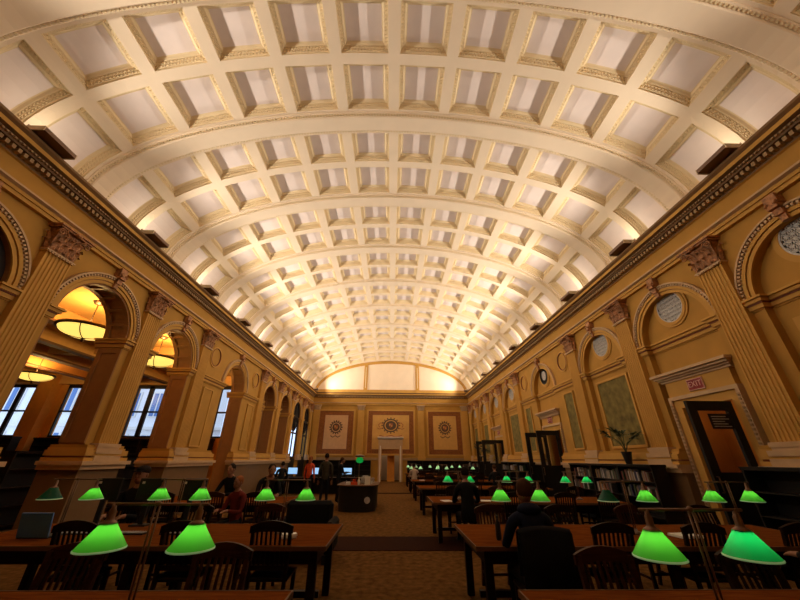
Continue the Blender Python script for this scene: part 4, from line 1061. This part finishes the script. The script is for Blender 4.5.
sheet('open_book', 2.9, 12.7, .759, .3, 'white', 'open book on the fourth right table', 'book', .3, .22, .012)
sheet('paper_sheet', 1.5, 16.7, .759, .3, 'white', 'white sheet on the fifth right table', 'paper')
t = thing('water_bottle', 'dark slim bottle on second right table beside the hooded reader', 'bottle', (1.36, 4.62, .757))
b = MB(); b.lathe([(.03, 0), (.033, .02), (.033, .16), (.014, .2), (.014, .22)], (0, 0, 0), 12); mk('body', b, 'plastic', t, True); b = MB(); b.lathe([(.016, .22), (.016, .245)], (0, 0, 0), 12); mk('cap', b, 'plastic', t)
# coat over the chair, upholstered seat
b = MB(); rg = []
for k in range(9):
    u = -1+k/4; x = u*.265; zt = 1.0-.03*u*u
    rg.append([(x, -.335-.02*sin(k*1.7), .42+.03*sin(k*2.1)), (x, -.32, .75), (x, -.31, zt-.02), (x, -.275, zt+.015), (x, -.225, zt-.01), (x, -.205, .72), (x, -.195, .60)])
b.loft(rg, close=False)
o = mk('coat', b, 'shirt_black', None, True, label='black coat draped over the chair behind the hooded reader', category='coat'); o.location = (1.60, 4.13, 0)
sm = o.modifiers.new('thick', 'SOLIDIFY'); sm.thickness = .012
t = thing('armchair', 'low black upholstered armchair behind the second left table', 'armchair', (-1.5, 7.2, 0), pi)
b = MB(); b.box(-.45, .45, -.36, .36, .12, .42); mk('seat', b, 'shirt_black', t, bevel=.05)
b = MB(); b.box(-.45, .45, -.46, -.26, .12, .86); mk('backrest', b, 'shirt_black', t, bevel=.06)
for sx in (-1, 1): b = MB(); b.box(*sorted((sx*.58, sx*.42)), -.42, .36, .12, .6); mk('armrest', b, 'shirt_black', t, bevel=.05)
for sx in (-1, 1):
    for sy in (-1, 1): b = MB(); b.box(sx*.45-.03, sx*.45+.03, sy*.32-.03, sy*.32+.03, 0, .13); mk('leg', b, 'black', t)
# ------------------------------------------------------------------ people
def segd(c, a, b):
    d = b-a; t = max(0, min(1, (c-a).dot(d)/max(d.length_squared, 1e-9))); return (a+d*t-c).length
def person(label, loc, rz, pose, shirt, hair, hairstyle='short', scale=1.0, lean=0.0, legs='trousers', armpose='table'):
    """local +y is where the figure faces; origin on the floor under the hips"""
    hz = .52 if pose == 'sit' else .93
    J = {}
    def j(n, x, y, z, r): J[n] = (Vector((x, y, z)), r)
    ly = sin(lean); lz = cos(lean)
    def up(h, y=0): return (h*ly+y, hz+h*lz)
    j('pelvis', 0, 0, hz, .145); y, z = up(.2); j('waist', 0, y, z, .130); y, z = up(.38); j('chest', 0, y, z, .150); y, z = up(.5); j('neckbase', 0, y, z, .085); y, z = up(.57, .015); j('neck', 0, y, z, .055); y, z = up(.63, .02); j('skull', 0, y, z, .05)
    E = [('pelvis', 'waist'), ('waist', 'chest'), ('chest', 'neckbase'), ('neckbase', 'neck'), ('neck', 'skull')]
    for sx, s in ((-1, 'l'), (1, 'r')):
        y, z = up(.46); j('sh'+s, sx*.185, y, z, .065)
        if armpose == 'table':
            j('el'+s, sx*.25, y+.14, z-.25, .045); j('wr'+s, sx*.15, y+.36, z-.24, .030); hd = Vector((-sx*.3, .9, -.1))
        elif armpose == 'desk':
            j('el'+s, sx*.24, y+.10, z-.27, .045); j('wr'+s, sx*.13, y+.33, z-.22, .030); hd = Vector((-sx*.2, .95, -.1))
        else:
            j('el'+s, sx*.24, y-.02, z-.29, .045); j('wr'+s, sx*.25, y+.05, z-.54, .030); hd = Vector((0, .15, -1))
        hd.normalize(); w_ = J['wr'+s][0]; j('pa'+s, *(w_+hd*.06), .030)
        E += [('neckbase', 'sh'+s), ('sh'+s, 'el'+s), ('el'+s, 'wr'+s), ('wr'+s, 'pa'+s)]
        sdv = hd.cross(Vector((0, 0, 1)) if abs(hd.z) < .8 else Vector((0, 1, 0))).normalized()
        for q, (o_, ln) in enumerate(((-.026, .06), (-.009, .075), (.009, .07), (.026, .055))):
            p1 = w_+hd*.10+sdv*o_; j('f%d%s' % (q, s), *p1, .010); p2 = p1+hd*ln*.6+Vector((0, 0, -.018)); j('g%d%s' % (q, s), *p2, .008)
            E += [('pa'+s, 'f%d%s' % (q, s)), ('f%d%s' % (q, s), 'g%d%s' % (q, s))]
        p1 = w_+hd*.05+sdv*(-sx)*.045; j('t'+s, *p1, .011); j('u'+s, *(p1+hd*.035), .009); E += [('pa'+s, 't'+s), ('t'+s, 'u'+s)]
        j('hip'+s, sx*.09, 0.01, hz-.04, .095)
        if pose == 'sit':
            j('kn'+s, sx*.13, .44, .50, .062); j('an'+s, sx*.13, .42, .09, .042); j('to'+s, sx*.14, .58, .04, .035)
        else:
            j('kn'+s, sx*.10, .02, .50, .062); j('an'+s, sx*.11, -.02, .09, .042); j('to'+s, sx*.13, .14, .04, .035)
        E += [('pelvis', 'hip'+s), ('hip'+s, 'kn'+s), ('kn'+s, 'an'+s), ('an'+s, 'to'+s)]
    names = list(J); me = bpy.data.meshes.new('tmp'); me.from_pydata([J[n][0] for n in names], [(names.index(a), names.index(b)) for a, b in E], [])
    o = bpy.data.objects.new('tmp', me); COL.objects.link(o)
    md = o.modifiers.new('s', 'SKIN'); sv = me.skin_vertices[0].data
    for k, n in enumerate(names): sv[k].radius = (J[n][1], J[n][1]*(.78 if n in ('waist', 'chest', 'pelvis') else 1)); sv[k].use_root = (n == 'pelvis')
    s2 = o.modifiers.new('u', 'SUBSURF'); s2.levels = 1; s2.render_levels = 1
    dg = bpy.context.evaluated_depsgraph_get(); em = bpy.data.meshes.new_from_object(o.evaluated_get(dg)); bpy.data.objects.remove(o)
    mb = MB(); mb.v = [tuple(v_.co) for v_ in em.vertices]
    for p in em.polygons:
        c = p.center; best = min(E, key=lambda e: segd(c, J[e[0]][0], J[e[1]][0])-.6*J[e[1]][1]); n = best[1]
        mb.f.append(tuple(p.vertices))
        if n[:2] in ('pa', 'wr') and n != 'wrl' and n != 'wrr' or n[0] in 'fgtu' and n[:2] != 'to' or n in ('neck', 'skull'): mb.m.append(0)
        elif n[:2] in ('hi', 'kn', 'an'): mb.m.append(2)
        elif n[:2] == 'to': mb.m.append(3)
        else: mb.m.append(1)
    hy, hzz = up(.715, .03); hc = Vector((0, hy, hzz)); mb.cur = 0
    mb.sphere(hc, .076, .095, .115, 16, 12); mb.sphere(hc+Vector((0, .03, -.06)), .056, .062, .058, 12, 8)
    mb.sphere(hc+Vector((0, .098, -.015)), .014, .02, .024, 8, 6)
    for sx in (-1, 1): mb.sphere(hc+Vector((sx*.078, -.005, -.01)), .012, .02, .03, 8, 6)
    mb.cur = 3
    for sx in (-1, 1): mb.sphere(hc+Vector((sx*.03, .088, .012)), .012, .008, .008, 8, 5)
    mb.cur = 4; mb.sphere(hc+Vector((0, .09, -.055)), .022, .008, .007, 8, 5)
    t = mk('person', mb, ['skin', shirt, legs, 'black', 'inkred'], None, True, label=label, category='person')
    t.location = loc; t.rotation_euler = (0, 0, rz); t.scale = (scale,)*3
    h = MB()
    if hairstyle == 'cap':
        h.sphere(hc+Vector((0, -.012, .055)), .088, .105, .07, 14, 8); h.box(-.06, .06, hc.y+.07, hc.y+.16, hc.z+.04, hc.z+.055); mk('cap', h, 'cap_dark', t, True)
    elif hairstyle == 'hood':
        h.sphere(hc+Vector((0, -.018, .03)), .088, .098, .105, 14, 10); mk('hair', h, hair, t, True)
        h = MB(); h.sphere(hc+Vector((0, -.07, -.16)), .13, .09, .065, 14, 8); mk('hood', h, shirt, t, True)
    elif hairstyle == 'long':
        h.sphere(hc+Vector((0, -.02, .03)), .09, .102, .105, 14, 10); h.sphere(hc+Vector((0, -.075, -.09)), .085, .05, .15, 12, 8); mk('hair', h, hair, t, True)
    else:
        h.sphere(hc+Vector((0, -.018, .03)), .086, .098, .10, 14, 10); mk('hair', h, hair, t, True)
    return t
person('person in a dark navy hooded jacket seated at second right table', (1.60, 4.12, 0), 0, 'sit', 'shirt_navy', 'hair_brown', 'hood', 1.04, .12)
person('person in a dark coat seated near the aisle at third right table', (1.72, 8.0, 0), 0, 'sit', 'shirt_black', 'hair_dark', 'short', 1.08, .1)
person('person in a dark cap and black jacket behind the second left table', (-3.95, 6.1, 0), pi, 'sit', 'shirt_black', 'hair_dark', 'cap', 1.1, .05, armpose='desk')
person('person in a red shirt seated beyond the second left table', (-2.95, 7.6, 0), pi-.4, 'sit', 'shirt_red', 'hair_ginger', 'short', .95, .1, armpose='desk')
person('person in black bending over the third left table', (-3.2, 9.9, 0), pi+.5, 'sit', 'shirt_black', 'hair_dark', 'short', 1.15, .45)
person('person in black seated beside the third left table by the pier', (-4.1, 9.9, 0), pi-.2, 'sit', 'shirt_black', 'hair_dark', 'short', 1.1, .2)
person('person in a dark top leaning toward a monitor at the far left', (-5.3, 18.1, 0), .2, 'sit', 'shirt_black', 'hair_dark', 'short', 1.1, .25)
person('person with long hair standing in an orange-red top', (-3.52, 16.2, 0), -.3, 'stand', 'shirt_orange', 'hair_ginger', 'long', .97, 0, armpose='down')
person('tall person in an olive jacket standing behind the reference desk', (-2.45, 14.2, 0), .2, 'stand', 'shirt_olive', 'hair_dark', 'short', 1.02, 0, armpose='down')
person('person in black standing at the left end of the reference desk', (-2.1, 15.3, 0), -1.2, 'stand', 'shirt_black', 'hair_brown', 'short', .95, .15, armpose='desk')
person('person in a pale top reading at the sixth right table', (1.35, 20.0, 0), 0, 'sit', 'shirt_pale', 'hair_dark', 'short', 1.05, .2)
person('person with brown hair at the far side of the third right table', (2.05, 9.95, 0), pi, 'sit', 'shirt_black', 'hair_brown', 'long', 1.0, .05)
person('person with brown hair seated at fifth right table by the bookcases', (4.7, 16.1, 0), 0, 'sit', 'shirt_black', 'hair_brown', 'short', 1.05, .1)
person('person in black at the left edge near the blue laptop', (-4.75, 4.05, 0), -.3, 'sit', 'shirt_black', 'hair_dark', 'short', 1.0, .35, armpose='desk')
person('person in dark clothes at the right edge behind the nearest right table', (4.2, 3.4, 0), .1, 'sit', 'shirt_black', 'hair_dark', 'short', 1.05, .1, armpose='desk')
print('books', nbooks[0], 'objects', len(bpy.data.objects))
